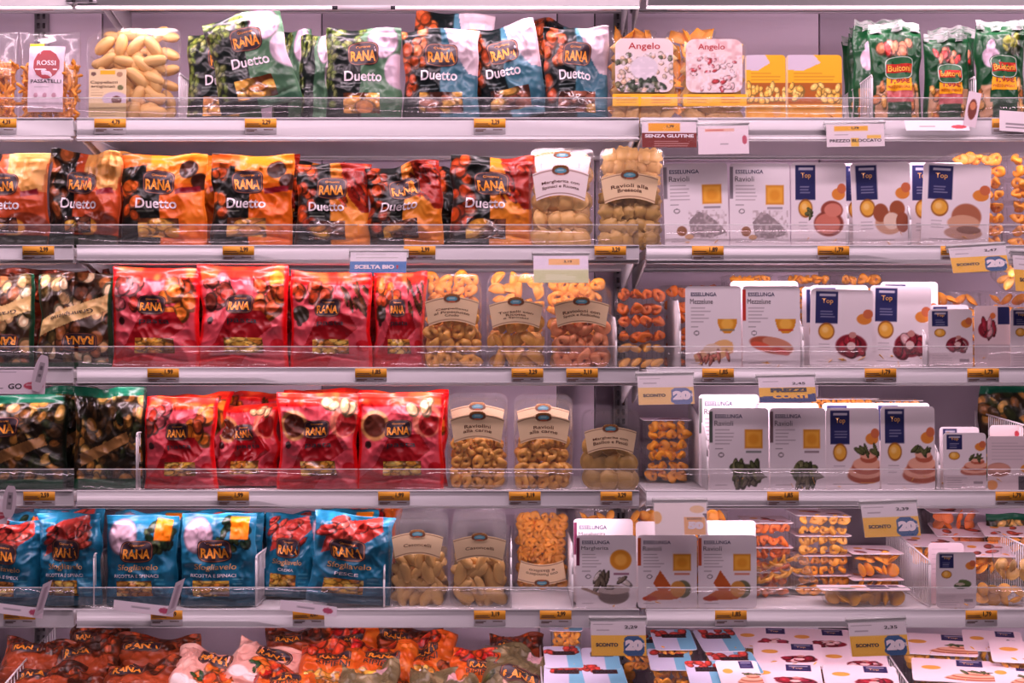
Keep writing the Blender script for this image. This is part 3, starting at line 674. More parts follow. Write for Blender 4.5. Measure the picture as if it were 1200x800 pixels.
def pack(x0, x1, ytop, row, label, art, name=None, top=None, Y=.03, roll=0, lean=2, yaw=0, d=.03, zb=None, group=None, kind='square', col='y', seed=1, brand=True, small=False, pasta=True):
    """upright pack: printed card lid in front of a clear tray"""
    zb = zrow(row) if zb is None else zb; w = S(x1 - x0, Y) - .001; h = min(Z(ytop, Y), CEIL[row]) - zb - .001
    lift = abs(math.sin(R(roll))) * w * .5
    root = empty('pasta_pack', (X((x0 + x1) / 2, Y), Y, zb + .001 + lift), Euler((-R(lean), R(roll), R(yaw)), 'XYZ'))
    h -= lift * .8
    sf = lid_card(w, h, art, root)
    if name: letters(sf, (BRAND if brand else []), 'brand_lettering', M_NAVY, sf.print, .0008); letters(sf, [(name, 10 + len(name) * 2.1, 18.5, min(48, len(name) * 4.5), 6.2, .0)], 'title_lettering', M_GREY, sf.print, .0008)
    if top: letters(sf, [('Top', 27, 11 if small else 16, 18, 6 if small else 8, .02)], 'title_lettering', M_GOLD, sf.print, .0008)
    if h > .07:
        tr = tray_shell(w * .93, h * .93, d, root, ribs=False); tr.location = (0, 0, h * .035)
        if pasta:
            fill_side(root, kind, col, .034, w * .8, h, d, seed, zmax=1)
    tag(root, label, 'pasta pack', group); return root
def laypack(cx, zb, Y, w, dp, hg, label, art=None, kind='tortello', col='y', size=.028, yaw=0, pitch=0, roll=0, seed=1, group=None, txt=None, fl=False, rows=2, lid='card', flipped=False):
    """lying pack: lid up; w across, dp front to back, hg high. Built like an upright one, then turned on its back"""
    root = empty('pasta_pack' if lid == 'card' else 'pasta_tray', (X(cx, Y), Y, zb + (hg if not flipped else .002)), Euler((-R(90 - pitch) * (1 if not flipped else -1), R(roll), R(yaw)), 'XYZ'))
    if flipped: root.location.y = Y + dp
    if lid == 'card' and art:
        sf = lid_card(w, dp, art, root)
        if txt: letters(sf, txt, 'title_lettering', M_GOLD if txt[0][0] == 'Top' else M_DK, root, .0008)
    else: film(w * .97, dp * .97, root)
    tray_shell(w * .98, dp * .98, hg, root, r=.018)
    fill_side(root, kind, col, size, w * .86, dp, hg, seed, zmax=rows)
    tag(root, label, 'pasta pack' if lid == 'card' else 'pasta tray', group); return root

# ------------------------------------------------------------------ the cabinet
M_WHITE = mat('white_enamel', (226, 222, 224), .38, .5, bump=.02, bscale=8)
M_RAIL = mat('price_rail_plastic', (200, 196, 200), .3, .5)
M_BACK = mat('back_panel', (226, 208, 224), .5, .4)
M_LINE = mat('dark_gap', (40, 32, 38), .7)
M_STEEL = mat('brushed_steel', (170, 165, 170), .35, .5, metal=.7)
M_WIRE = mat('white_coated_wire', (220, 214, 218), .35)
BACKY = .47
def build_cabinet():
    b = MB(); edges = [-260, 14, 653, 697, 1240, 1500]
    xs = [X(p, BACKY) for p in (-330, -20, 120, 377, 653, 697, 960, 1240, 1560)]
    for a, c in zip(xs[:-1], xs[1:]): b.box(a + .0015, c - .0015, BACKY, BACKY + .02, .45, 2.45, .001)
    b.box(xs[0], xs[-1], BACKY + .012, BACKY + .03, .45, 2.45, mi=1)
    o = b.obj('wall_back', [M_BACK, M_LINE]); tag(o, None, None, kind='structure')
    for i, px in enumerate((50, 727, 1420)):
        b = MB(); x = X(px, BACKY); b.box(x - .018, x + .018, BACKY - .012, BACKY + .0, .45, 2.4, .002)
        z = .5
        while z < 2.38:
            for sx in (-.007, .007): b.box(x + sx - .0035, x + sx + .0035, BACKY - .0125, BACKY - .011, z, z + .014, mi=1)
            z += .024
        o = b.obj('slotted_upright', [M_STEEL, M_LINE]); tag(o, ['slotted steel upright behind the left end of the shelves', 'slotted steel upright seen between trays and red bags above the fourth shelf', 'slotted steel upright beyond the right edge'][i], 'upright', 'slotted uprights')
build_cabinet()
MODS = [('left', -330, 86), ('middle', 90, 749), ('right', 757, 1560)]
ORD = {0: 'canopy', 1: 'top', 2: 'second', 3: 'third', 4: 'fourth', 5: 'fifth'}
# right module sits a touch lower on some levels
def shelf(level, mod, x0, x1):
    yt = ROWY.get(level, -12); zt = Z(yt); zs = zt - .0055
    if level == 1 and mod == 'right': x0 = 751
    xa, xb = X(x0), X(x1); dep = .43
    root = empty('shelf', ((xa + xb) / 2, 0, zs)); hw = (xb - xa) / 2
    up = .085 if level == 0 else 0
    b = MB(); b.box(-hw, hw, .004, dep, -.022 + up, up, .002)
    if not up: b.box(-hw, hw, .004, .02, -.036, -.020, .002)
    b.box(-hw, hw, dep - .015, dep, -.03 + up, -.02 + up, .001)
    b.obj('shelf_plate', M_WHITE, root)
    if level == 0:
        b = MB(); b.box(-hw, hw, -.012, .006, -.036, .09, .004); b.obj('front_lip', M_WHITE, root)
    else:
        hgt = {1: 22, 2: 18, 3: 19, 4: 19, 5: 22}[level] * PXM
        b = MB(); b.box(-hw, hw, -.002, .004, .0055 - hgt, .0055, .001); b.box(-hw, hw, -.0055, -.002, .0022, .0055, .0012); b.box(-hw, hw, -.0055, -.002, .0055 - hgt, .0085 - hgt, .0012)
        b.obj('price_rail', M_RAIL, root)
        if level == 1:
            b = MB(); b.box(-hw, hw, -.012, .003, -.0475, -.0375, .003); b.obj('bumper_profile', M_WHITE, root)
        n = max(1, round((x1 - x0) / 330)); L = 2 * hw / n
        for k in range(n):
            b = MB(); xx = -hw + L * k; b.box(xx + .001, xx + L - .001, .007, .0095, 0.0005, .0505); b.obj('front_stop', M_ACR, root)
            b = MB(); b.box(xx + .001, xx + L - .001, .0065, .010, .0505, .0522, .0006); b.obj('stop_edge', M_EDGE, root)
    for s in (-1, 1):
        b = MB(); x = s * (hw - .006); pts = [(0.03, -.022), (dep, -.022), (dep, -.09), (dep - .05, -.085), (.06, -.03)]; pts = [(y, z + up) for y, z in pts]
        V = [(x - .0015, y, z) for y, z in pts] + [(x + .0015, y, z) for y, z in pts]; n = len(pts)
        F = [tuple(range(n))[::-1], tuple(range(n, 2 * n))] + [(k, (k + 1) % n, n + (k + 1) % n, n + k) for k in range(n)]
        b.add(V, F); b.obj('bracket', M_WHITE, root)
    # lamp tube under the front edge
    b = MB(); b.rod((-hw + .05, .032 if not up else .016, -.031), (hw - .05, .032 if not up else .016, -.031), .006, 10); b.obj('shelf_lamp', mat('lamp_tube', (250, 225, 236), .4), root, smooth=True)
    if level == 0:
        b = MB(); b.box(-hw, hw, -.013, -.004, -.0385, -.0345, .001); b.obj('lip_edge_glow', mat('lip_edge_glow', (255, 236, 246), .4, emit=1.3), root)  # emissive strip added to imitate the brightly lit lower edge of the lip
    a = area('shelf_light', (0, .034, -.039), (R(50), 0, 0), 2 * hw - .1, .012, SHELF_LIGHT * 2 * hw * (1.35 if level == 0 else 1)); a.parent = root
    extra = 'white canopy panel over the %s top shelf' % mod if level == 0 else 'white %s shelf of the %s cabinet bay with price rail and clear front stop' % (ORD[level], mod)
    tag(root, extra, 'shelf', 'cabinet shelves')
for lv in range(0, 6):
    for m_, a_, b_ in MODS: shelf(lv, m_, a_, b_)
# chilled well under the fifth shelf, its deck slopes to the front
WZ = Z(742, .45) - .045 - .055
b = MB(); 
V = [(-2.0, -.30, WZ - .10), (2.0, -.30, WZ - .10), (2.0, .46, WZ), (-2.0, .46, WZ)]; V += [(x, y, z - .03) for x, y, z in V]
b.add(V, [(0, 1, 2, 3), (7, 6, 5, 4), (0, 4, 5, 1), (1, 5, 6, 2), (2, 6, 7, 3), (3, 7, 4, 0)])
o1 = b.obj('well_deck', M_WHITE)
b = MB(); b.box(-2.0, 2.0, -.36, -.30, .30, WZ - .02, .01); o2 = b.obj('well_front', M_WHITE)
r_ = empty('display_well', (0, 0, 0)); o1.parent = r_; o2.parent = r_
tag(r_, 'white sloping chilled well at the bottom of the cabinet holding loose bags and packs', 'cabinet well')
def wz(Y): return WZ - .10 + (Y + .30) / .76 * .10
o = MB().box(-2.2, 2.2, -4.2, .6, -.05, 0).obj('floor', mat('shop_floor', (150, 140, 145), .4)); tag(o, None, None, kind='structure')
b = MB(); b.box(-2.0, 2.0, -.50, -.30, 2.375, 2.46, .01); b.box(-1.95, 1.95, -.47, -.37, 2.366, 2.376, .002); o = b.obj('lamp_canopy', M_WHITE)
tag(o, 'white lamp canopy above the front of the cabinet', 'canopy')

# dividers
def divider(px, ytop, row, label, kind='wire', Y0=.02, Y1=.36, zb=None, hb=None, slope=0.0, zfront=None):
    zb = zrow(row) if zb is None else zb
    h = Z(ytop, Y0) - zb; x = X(px, Y0); b = MB(); hbk = h + slope
    if kind == 'wire':
        r = .0013
        b.path([(0, 0, .002), (0, 0, h - .008), (0, .006, h), (0, Y1 - Y0, hbk), (0, Y1 - Y0, .002)], .0021, 6); b.rod((0, 0, .003), (0, Y1 - Y0, .003), .002, 6)
        n = int((Y1 - Y0) / .014)
        for k in range(1, n):
            y = (Y1 - Y0) * k / n; b.rod((0, y, .003), (0, y, h + (hbk - h) * k / n), r, 5)
    else:
        pts = [(0, .001), (0, h * .55), (.012, h * .8), (.05, h), (Y1 - Y0, hbk), (Y1 - Y0, .001)]
        V = [(-.0013, y, z) for y, z in pts] + [(.0013, y, z) for y, z in pts]; n = len(pts)
        F = [tuple(range(n))[::-1], tuple(range(n, 2 * n))] + [(k, (k + 1) % n, n + (k + 1) % n, n + k) for k in range(n)]; b.add(V, F)
        b.rod((0, 0, .002), (0, 0, h * .55), .0022, 6); b.rod((0, 0, h * .55), (0, .012, h * .8), .0022, 6); b.rod((0, .012, h * .8), (0, .05, h), .0022, 6)
    o = b.obj('shelf_divider', M_WIRE if kind == 'wire' else M_WHITE); o.location = (x, Y0, zb + .001)
    tag(o, label, 'shelf divider', 'shelf dividers'); return o

# ------------------------------------------------------------------ price labels and signs
M_OR = mat('orange_label', (246, 168, 42), .5); M_PAPER = mat('label_paper', (232, 226, 230), .55)
def price(px, row, txt, under, ypx=None, w=37):
    y = ROWY[row] + 1.5 if ypx is None else ypx; lv = ROWY[row]
    root = empty('price_label', (X(px), -.0063, Z(y + 17)))
    ww = w * PXM; hh = (15.5 if row in (2, 3, 4) else 18) * PXM; z0 = 17 * PXM - hh
    b = MB(); b.box(-ww / 2, ww / 2, .0003, .001, z0, 17 * PXM); b.obj('paper', M_PAPER, root)
    b = MB(); b.box(-ww / 2, ww / 2, -.0002, .0003, 17 * PXM - 10.5 * PXM, 17 * PXM); os_ = b.obj('orange_strip', M_OR, root)
    sf = Surf(ww, 17 * PXM, None, -.0002)
    letters(sf, [(txt, 68, 26, 26, 38, .03), ], 'price_lettering', M_DK, os_, .0004)
    sm = MB(); 
    for k, (a, c, z) in enumerate(((-.45, -.05, .62), (-.45, .0, .5), (-.45, -.12, .22), (.1, .4, .22), (-.45, -.2, .12))): sm.box(a * ww, c * ww, -.0006 if z > .35 else -.0003, -.0002 if z > .35 else .0003, z * 17 * PXM, z * 17 * PXM + .0016)
    sm.obj('small_print', M_DK if False else M_BRN, root)
    tag(root, 'orange price label on the %s shelf rail %s' % (ORD[row], under), 'price label', 'orange price labels on the shelf rails')
M_SLEEVE = clear_mat('sign_sleeve', (.99, .985, .99), haze=.02, gloss=.45, rough=.1)
M_YEL = mat('yellow_card', (246, 186, 66), .5)
def sign(x0, y0, x1, y1, label, art, txts, roll=0, yaw=0, lean=-24, Yf=-.016, name='promo_sign', holder=True, bend=0.0):
    """card in a clear holder clipped on the rail; y0 is the top of the holder"""
    w = S(x1 - x0, Yf); h = S(y1 - y0, Yf)
    if y0 < 200 and lean == -24: lean = -7
    root = empty(name, (X((x0 + x1) / 2, Yf), Yf + h * math.sin(R(min(lean, 0))), Z(y1, Yf)), Euler((R(lean), R(roll), R(yaw)), 'XYZ'))
    F = lambda u, v, off: np.stack([u * w, -off - bend * (2 * u) ** 2 - .0005 + 0 * v, v * h], -1)
    sf = Surf(w, h, F)
    cd_ = patch(sf, 3, 16 if holder else 2, 97, 98, art, 'card', M_CARDP, root, off=0, cell=.0016)
    Fb = Surf(w, h, lambda u, v, off: F(u, v, off) + np.array([0, .0012, 0]))
    patch(Fb, 3, 16 if holder else 2, 97, 98, lambda a: a.put(np.ones(len(a.A)), (232, 226, 230)), 'card_back', M_CARDP, root, off=0, cell=.01)
    if holder:
        patch(sf, 0, 0, 100, 100, lambda a: None, 'clear_sleeve', M_SLEEVE, root, off=.0016, cell=.012, rnd=.003)
        b = MB(); b.box(-w / 2, w / 2, -.002, .012, h - .008, h - .0055, .0008); b.box(-w / 2, w / 2, .0015, .004, h - .022, h - .001, .0008); b.obj('clip', M_EDGE, root)
    groups = {}
    for t in txts: groups.setdefault(t[0], []).append(t[1:])
    for k, its in groups.items(): letters(sf, its, 'lettering', {'k': M_DK, 'w': M_WHT, 'o': M_ORT, 'r': M_RDT, 'y': M_YEL, 'n': M_NAVY}[k], cd_, .0006)
    tag(root, label, 'sign', 'promotional signs on the rails'); return root
def art_sconto(a, faded=0):
    y = (246, 190, 70) if not faded else (240, 200, 130); bl = (52, 92, 140) if not faded else (110, 126, 170)
    a.c[:] = (226, 218, 222); a.rect(-5, 40, 105, 105, y); a.poly([(60, 50), (66, 42), (86, 42), (97, 56), (97, 88), (92, 101), (66, 101), (58, 90)], bl); a.small(4, 8, 60, 1, 4, (150, 140, 146), 2); a.small(10, 24, 46, 1, 4, (150, 140, 146), 3)
def tx_sconto(p): return [('k', p, 72, 30, 22, 9, .02), ('k', 'SCONTO', 30, 72, 38, 9, .05), ('w', '20', 76, 73, 30, 26, .09), ('w', '%', 93, 72, 5, 9, .02)]

# ================================================================== ROW 1 (top shelf)
M_INNERPK = mat('pink_sheet', (220, 160, 172), .5)
def clear_bag(x0, x1, ytop, row, label, Y=.03, kind='strip', col='o', seed=1, card=None, zf=.66, lean=2, size=.032):
    zb = zrow(row); w = S(x1 - x0, Y); h = Z(ytop, Y) - zb; t = .05
    root = empty('clear_bag', (X((x0 + x1) / 2, Y), Y + t / 2, zb + .0015), Euler((-R(lean), 0, 0), 'XYZ'))
    sf = bag_surface(w, h, t, seed, .3); bag_body(sf, None, seed, 'bag_film', M_FILMC, root, cell=.006)
    rg = random.Random(seed); n = 300
    for i in range(n):
        z = h * (.03 + zf * .92 * rg.random()); x = rg.uniform(-.43, .43) * w; y = rg.uniform(-.6, .5) * t * .5 * (1 - (abs(x) / w * 2) ** 2 * .8) 
        piece(kind, col, size * rg.uniform(.8, 1.1), (x, y, z), (rg.uniform(0, 6), rg.uniform(0, 6), rg.uniform(0, 6)), root)
    if card: card(sf, root)
    tag(root, label, 'pasta bag'); return root
def rossi(sf, root):
    def fn(a): a.c[:] = (228, 210, 222); a.rect(0, 86, 100, 90, (190, 176, 188)); a.small(20, 63, 80, 1, 3, (170, 156, 166)); [a.ell(x, 76, 6, 4, (196, 150, 166)) for x in (24, 50, 76)]
    patch(sf, 20, 17, 78, 90, fn, 'paper_card', M_CARDP, root, off=.004)
    patch(sf, 20, 14, 44, 30, lambda a: a.put(np.ones(len(a.A)), (246, 190, 40)), 'yellow_sticker', M_CARDP, root, off=.0035)
    U = [50 / 100 - .5]; Vv = [1 - .38]; n = 12
    for k in range(n): t = 2 * math.pi * (k + .5) / n; U.append(U[0] + .22 * math.cos(t)); Vv.append(Vv[0] + .165 * math.sin(t))
    mk('red_seal', sf.F(np.array(U), np.array(Vv), .0052), np.array([(0, 1 + k, 1 + (k + 1) % n) for k in range(n)]), mat('dark_red_print', (160, 14, 34), .4), root)
    letters(sf, [('ROSSI', 50, 36.5, 31, 5.5, .015)], 'brand_lettering', M_WHT, root, .0062)
    mk('white_bar', sf.F(np.array([-.18, .18, .18, -.18]), np.array([.555, .555, .57, .57]), .0062), [(0, 1, 2, 3)], M_WHT, root)
    letters(sf, [('PASSATELLI', 50, 57, 50, 4, .01)], 'title_lettering', M_DK, root, .0052)
clear_bag(17, 90, 35, 1, 'clear bag of passatelli with white paper card and dark red round seal', card=rossi, seed=3)
def sliver(sf, root): patch(sf, 6, 25, 60, 70, lambda a: a.put(np.ones(len(a.A)), (226, 150, 176)), 'pink_card', M_CARDP, root, off=.004)
clear_bag(-52, 16, 35, 1, 'clear bag of passatelli cut off by the left edge of the top shelf', card=sliver, seed=8)
r_ = fresh_tray(100, 196, 38, 1, 'wide clear tray of plump pale cappelletti with cream side label on the top shelf', 'gnocco', 'p', [], size=.058, zfill=.93, seed=5, group=None, lh=.001, lcy=150, tilt=20)
sf = Surf(S(94), S(97), None)
def fn(a): a.c[:] = (238, 214, 170); a.rect(30, 2, 70, 10, (246, 190, 50)); a.ell(82, 10, 8, 5, (180, 140, 110)); a.ell(70, 58, 34, 14, (206, 190, 206)); a.ell(74, 60, 14, 8, (96, 50, 40)); a.small(6, 40, 40, 3, 5, (150, 110, 90)); a.rect(0, 66, 100, 100, (214, 190, 140)); a.small(6, 70, 90, 5, 5, (150, 130, 100)); a.ell(12, 9, 7, 4, (120, 90, 80)); a.ell(84, 36, 8, 5, (120, 120, 80))
patch(sf, 3, 36, 50, 99, fn, 'side_label', M_CARDP, r_, off=.003)
letters(sf, [('Cappelletti', 22, 52.5, 34, 4.5, .004), ('artigianali', 21, 57.5, 30, 4, .004)], 'label_lettering', M_BRN, r_, .0038)
r_ = fresh_tray(112, 212, 30, 1, 'clear tray of pale cappelletti standing behind the one with cream side label', 'gnocco', 'p', [], Y=.095, size=.05, zfill=.96, seed=9, group=None, lcy=150, tilt=20, lh=.001, layers=1)
divider(210, 86, 1, 'white wire divider between the cappelletti trays and the green seed bags on the top shelf')
bag('green', 216, 306, 37, 1, 'dark green and sage pasta bag leaning behind the tilted one on the top shelf', Y=.075, t=.035, seed=11)
bag('green', 258, 352, 14, 1, 'sage green pasta bag tilted to the left on the top shelf with creamy white rounds', Y=.022, roll=-13, t=.045, seed=12, zb=zrow(1) + .016, yaw=4)
bag('green', 316, 364, 33, 1, 'sliver of sage green bag behind the tilted green bag', Y=.09, t=.035, seed=13, full=False)
bag('green', 350, 388, 40, 1, 'narrow dark green bag squeezed left of the upright green bag', Y=.06, t=.03, seed=14, full=False)
bag('green', 380, 470, 31, 1, 'upright sage green pasta bag with white rounds right of the tilted green bag', Y=.03, seed=15, t=.045)
bag('walnut', 476, 572, 12, 1, 'steel blue pasta bag with walnuts standing tall behind another walnut bag', Y=.105, seed=16, t=.04, roll=4, full=False)
bag('walnut', 470, 562, 32, 1, 'leftmost of the three front steel blue walnut bags on the top shelf', Y=.026, seed=17, t=.045)
bag('walnut', 560, 644, 26, 1, 'steel blue walnut bag tilted to the left in the middle of the top shelf', Y=.045, seed=18, t=.04, roll=-9, yaw=-10, wr=1.3)
bag('walnut', 600, 684, 10, 1, 'crumpled steel blue bag slumped behind and above the tilted walnut bag', Y=.17, seed=19, t=.05, roll=10, full=False, wr=2.0, fold=.6)
bag('walnut', 638, 714, 30, 1, 'rightmost steel blue walnut bag beside the clear trays on the top shelf', Y=.026, seed=20, t=.045)
def angelo(sf_w, root, w, h, red, seed):
    sf = Surf(w, h, None)
    def fn(a):  # the last pale mottle in each branch is film glare painted in
        a.c[:] = (232, 214, 212)
        if not red: a.blobs(0, 30, 100, 100, 60, 6, 4.5, [(126, 120, 84), (190, 170, 150), (90, 96, 70), (214, 180, 150)], seed); a.ell(50, 55, 24, 22, (214, 204, 212)); a.blobs(22, 80, 80, 98, 14, 9, 5, [(60, 76, 58), (90, 96, 70)], seed); a.mottle((236, 224, 232), 5, .7, seed, 0, 26)
        else: a.mottle((214, 170, 170), 7, .8, seed); a.blobs(10, 35, 90, 96, 34, 6, 3.6, [(178, 60, 66), (226, 190, 190), (206, 150, 150)], seed); a.mottle((240, 226, 232), 4, .8, seed + 1, 0, 28)
    return sf, fn
def angelo_tray(x0, x1, ytop, label, red, seed):
    Y = .03; zb = zrow(1); w = S(x1 - x0, Y) - .002; h = Z(ytop, Y) - zb
    root = empty('pasta_tray', (X((x0 + x1) / 2, Y), Y, zb + .001), (R(-2), 0, 0))
    tray_shell(w, h, .05, root, r=.03); film(w * .985, h * .985, root, r=.028)
    fill_front(root, 'square', 'p', .036, w * .84, .05, h * .03, h * .9, seed, 1)
    sf, fn = angelo(None, root, w, h, red, seed); patch(sf, 8, 3, 92, 66, fn, 'label', M_CARDP, root, off=.003, rnd=.02)
    patch(sf, 4, 68, 98, 82, lambda a: (a.put(np.ones(len(a.A)), (248, 190, 40)), a.small(6, 20, 40, 3, 24, (190, 120, 30), 8), a.small(60, 20, 92, 3, 24, (190, 90, 30), 8)), 'yellow_band', M_CARDP, root, off=.0032)
    letters(sf, [('Angelo', 50, 13, 46, 10, .01)] if not red else [('Angelo', 46, 13, 40, 9, .01)], 'brand_lettering', M_RDT, root, .0038)
    tag(root, label, 'pasta tray', 'rounded trays with yellow bands')
angelo_tray(714, 796, 42, 'rounded clear tray with red script lettering, greenish picture and yellow band', False, 21)
angelo_tray(797, 877, 43, 'rounded clear tray with red script lettering, reddish-white picture and yellow band', True, 22)
laypack(742, zrow(1), .12, S(60), .12, .03, 'lower small tray lying behind the greenish rounded tray', kind='square', col='o', lid='film', seed=31, group='small trays lying at the back of the top shelf')
for k, cx in enumerate((742, 812)):
    for q in range(3):
        laypack(cx, Z(138, .17) + .005 + q * .068, .17, S(62), .12, .064, ('top', 'middle', 'bottom')[2 - q] + (' orange pasta tray stacked behind the greenish rounded tray' if k == 0 else ' orange pasta tray stacked behind the reddish-white rounded tray'), kind='square', col='o', lid='film', seed=32 + k * 3 + q, rows=1, size=.04, group='small trays lying at the back of the top shelf')
def yellow_pack(x0, x1, ytop, label, seed):
    def fn(a):
        a.c[:] = (246, 184, 36); a.poly([(0, 0), (50, 0), (62, 12), (30, 24), (0, 22)], (214, 200, 216)); a.small(14, 27, 92, 3, 5, (200, 130, 30), 1.6)
        a.rect(0, 42, 100, 74, (176, 96, 30)); a.blobs(2, 46, 98, 70, 30, 8, 5, [(250, 206, 110), (240, 186, 80)], seed); a.rect(0, 74, 100, 101, (238, 170, 60)); a.mottle((250, 196, 110), 9, .6, seed, 0, 74)
        a.rect(0, 0, 3, 100, (226, 196, 150)); a.ell(78, 84, 10, 9, (216, 170, 120), a=.7)
    return pack(x0, x1, ytop, 1, label, fn, Y=.03, seed=seed, group='yellow carded pasta packs')
yellow_pack(873, 921, 64, 'left yellow pasta pack beside the rounded trays on the top shelf', 41)
yellow_pack(921, 987, 64, 'right yellow pasta pack beside the wire divider on the top shelf', 42)
divider(1022, 88, 1, 'white wire divider between yellow packs and green bags on the top shelf', Y0=.012)
def buit(x0, x1, ytop, label, seed, Y=.03, full=True, lean=2, yaw=0):
    zb = zrow(1); w = S(x1 - x0, Y); h = Z(ytop, Y) - zb; t = .045
    root = empty('pasta_bag', (X((x0 + x1) / 2, Y), Y + t / 2, zb + .0015), Euler((-R(lean), 0, R(yaw)), 'XYZ'))
    sf = bag_surface(w, h * .96, t, seed, .8); bag_body(sf, A_buit, seed, 'bag_body', M_FILM, root)
    # clear ragged top seal
    cr = Surf(w, h, lambda u, v, off: sf.F(u, .96 + v * .10, off) + np.stack([0 * u, .005 * np.sin(u * 17 + seed), .006 * (vn(u * 9, 0 * u, seed) - .5)], -1))
    patch(cr, 1, 0, 99, 100, lambda a: (a.put(np.ones(len(a.A)), (176, 178, 176)), a.mottle((90, 120, 100), 9, .8, seed)), 'top_seal', M_FILM, root, off=.001, cell=.004)
    if full:
        patch(sf, 27, 54, 78, 68, lambda a: a.put(np.ones(len(a.A)), (250, 176, 30)), 'price_sticker', M_CARDP, root, off=.0008)
        badge(sf, 52, 44, 58, 24, root, dark=(40, 104, 62), rim=(214, 220, 210), off=.0012)
        patch(sf, 26, 40, 78, 49, lambda a: a.put(np.ones(len(a.A)), (196, 44, 34)), 'brand_banner', M_CARDP, root, off=.0018)
        letters(sf, [('Buitoni', 52, 44.5, 46, 6.5, .02)], 'brand_lettering', M_YEL, root, .0024)
        letters(sf, [('1,99€', 55, 58, 40, 5.5, .03), ('PREZZO SPECIALE', 52, 64, 44, 2.6, .01)], 'price_lettering', M_RDT, root, .0014)
    tag(root, label, 'pasta bag', 'green bags with yellow price stickers'); return root
for i in range(3): buit(990 + i * 6, 1050 + i * 6, 40 - i * 8, ['rearmost', 'middle', 'foremost'][i] + ' of the green bags filed behind the first stickered green bag', 50 + i, Y=.26 - i * .075, full=False)
buit(1022, 1084, 26, 'green pasta bag with yellow price sticker nearest the wire divider', 61)
buit(1086, 1140, 38, 'shorter green pasta bag with yellow price sticker, middle of the three', 63)
buit(1092, 1148, 33, 'green bag hidden behind the middle stickered green bag', 65, Y=.10, full=False)
buit(1146, 1206, 24, 'green pasta bag with yellow price sticker and onion picture at the right edge', 62)
divider(1143, 90, 1, 'wire divider left of the green bag with onion picture', Y0=.02)

# ================================================================== ROW 2
T2 = 'on the second shelf'
bag('terra', -42, 54, 178, 2, 'terracotta pasta bag with pale pear cut off by the left edge ' + T2, seed=71, yaw=-4)
bag('terra', 50, 136, 176, 2, 'crumpled dark terracotta pasta bag, second from the left ' + T2, seed=74, wr=1.5, roll=2)
bag('orange', 138, 239, 180, 2, 'bright orange and black pasta bag with round dark fruit, left one ' + T2, seed=73)
bag('orange', 243, 341, 180, 2, 'bright orange and black pasta bag, right one beside the salami bag ' + T2, seed=78, roll=1, wr=1.2)
bag('salami', 344, 432, 190, 2, 'black and amber salami pasta bag, left of three ' + T2, seed=75, yaw=3)
bag('salami', 432, 521, 191, 2, 'twisted black and amber salami pasta bag, middle of three ' + T2, seed=76, roll=-3, wr=1.6, skew=.06)
bag('salami', 526, 624, 182, 2, 'black and amber salami pasta bag beside the white-labelled tray ' + T2, seed=77, roll=1)
for i, (a_, b_, yt, st) in enumerate(((54, 150, 166, 'terra'), (190, 275, 172, 'orange'), (262, 350, 176, 'salami'), (-30, 50, 174, 'terra'), (330, 400, 184, 'salami'), (505, 560, 190, 'salami'))):
    bag(st, a_, b_, yt, 2, ['dark bag top showing behind the crumpled terracotta bag', 'orange bag top showing between the two bright orange bags', 'dark red bag top showing above the right orange bag', 'bag behind the cut off terracotta bag on the second shelf', 'dark bag end behind the left salami bag', 'dark bag edge showing between the middle and right salami bags'][i], Y=.13, seed=80 + i, full=False, wr=1.8, fold=.4)
fresh_tray(619, 695, 186, 2, 'clear tray of round ravioli with white arched label ' + T2, 'round', 'p', ['Margherita con', 'Spinaci e Ricotta'], size=.048, zfill=.56, seed=5, white=True, lh=.34, lcy=32)
fresh_tray(620, 698, 168, 2, 'white-lidded clear tray directly behind the white-labelled tray', 'round', 'p', [], Y=.10, size=.048, zfill=.9, seed=7, white=True, layers=1, lcy=20, lh=.2)
fresh_tray(699, 777, 186, 2, 'clear ravioli tray with cream label beside the white cards ' + T2, 'flower', 'g', ['Ravioli alla', 'Bresaola'], size=.040, zfill=.60, seed=6, lcy=36, lh=.32)
fresh_tray(702, 780, 166, 2, 'clear tray of ravioli directly behind the tray labelled for bresaola', 'flower', 'p', [], Y=.10, size=.04, zfill=.95, seed=8, layers=1, lcy=150, lh=.001)
G2 = (128, 120, 128)
pack(779, 855, 191, 2, 'white ravioli card with grey bar, slightly tilted left one ' + T2, card_art('', G2, 'square', 'truffle', 3), 'Ravioli', roll=-1.5, seed=91)
pack(855, 926, 191, 2, 'white ravioli card with grey bar, upright right one ' + T2, card_art('', G2, 'square', 'truffle', 5), 'Ravioli', seed=92)
pack(927, 992, 190, 2, 'white card with narrow navy tag and sliced loin picture ' + T2, top_art('loin', 4), top=1, seed=93)
divider(994, 230, 2, 'white plate divider between the loin card and the mushroom card ' + T2, 'plate', Y0=.012, Y1=.30)
pack(986, 1050, 191, 2, 'navy tagged card half hidden behind the mushroom card', top_art('mushroom', 4), top=1, Y=.07, seed=94)
pack(1000, 1070, 190, 2, 'white card with navy tag and mushroom picture leaning slightly left', top_art('mushroom', 5), top=1, roll=-2, seed=95)
pack(1052, 1116, 191, 2, 'navy tagged card edge just behind and left of the bread card, rear one', top_art('bread', 6), top=1, Y=.115, seed=96)
pack(1064, 1130, 190, 2, 'navy tagged card just behind the bread card, front one', top_art('bread', 6), top=1, Y=.07, seed=97)
pack(1078, 1158, 192, 2, 'white card with navy tag and bread loaf picture leaning right', top_art('bread', 7), top=1, roll=3, seed=98)
divider(1067, 232, 2, 'white plate divider between the mushroom card and the bread card', 'plate', Y0=.012, Y1=.05)
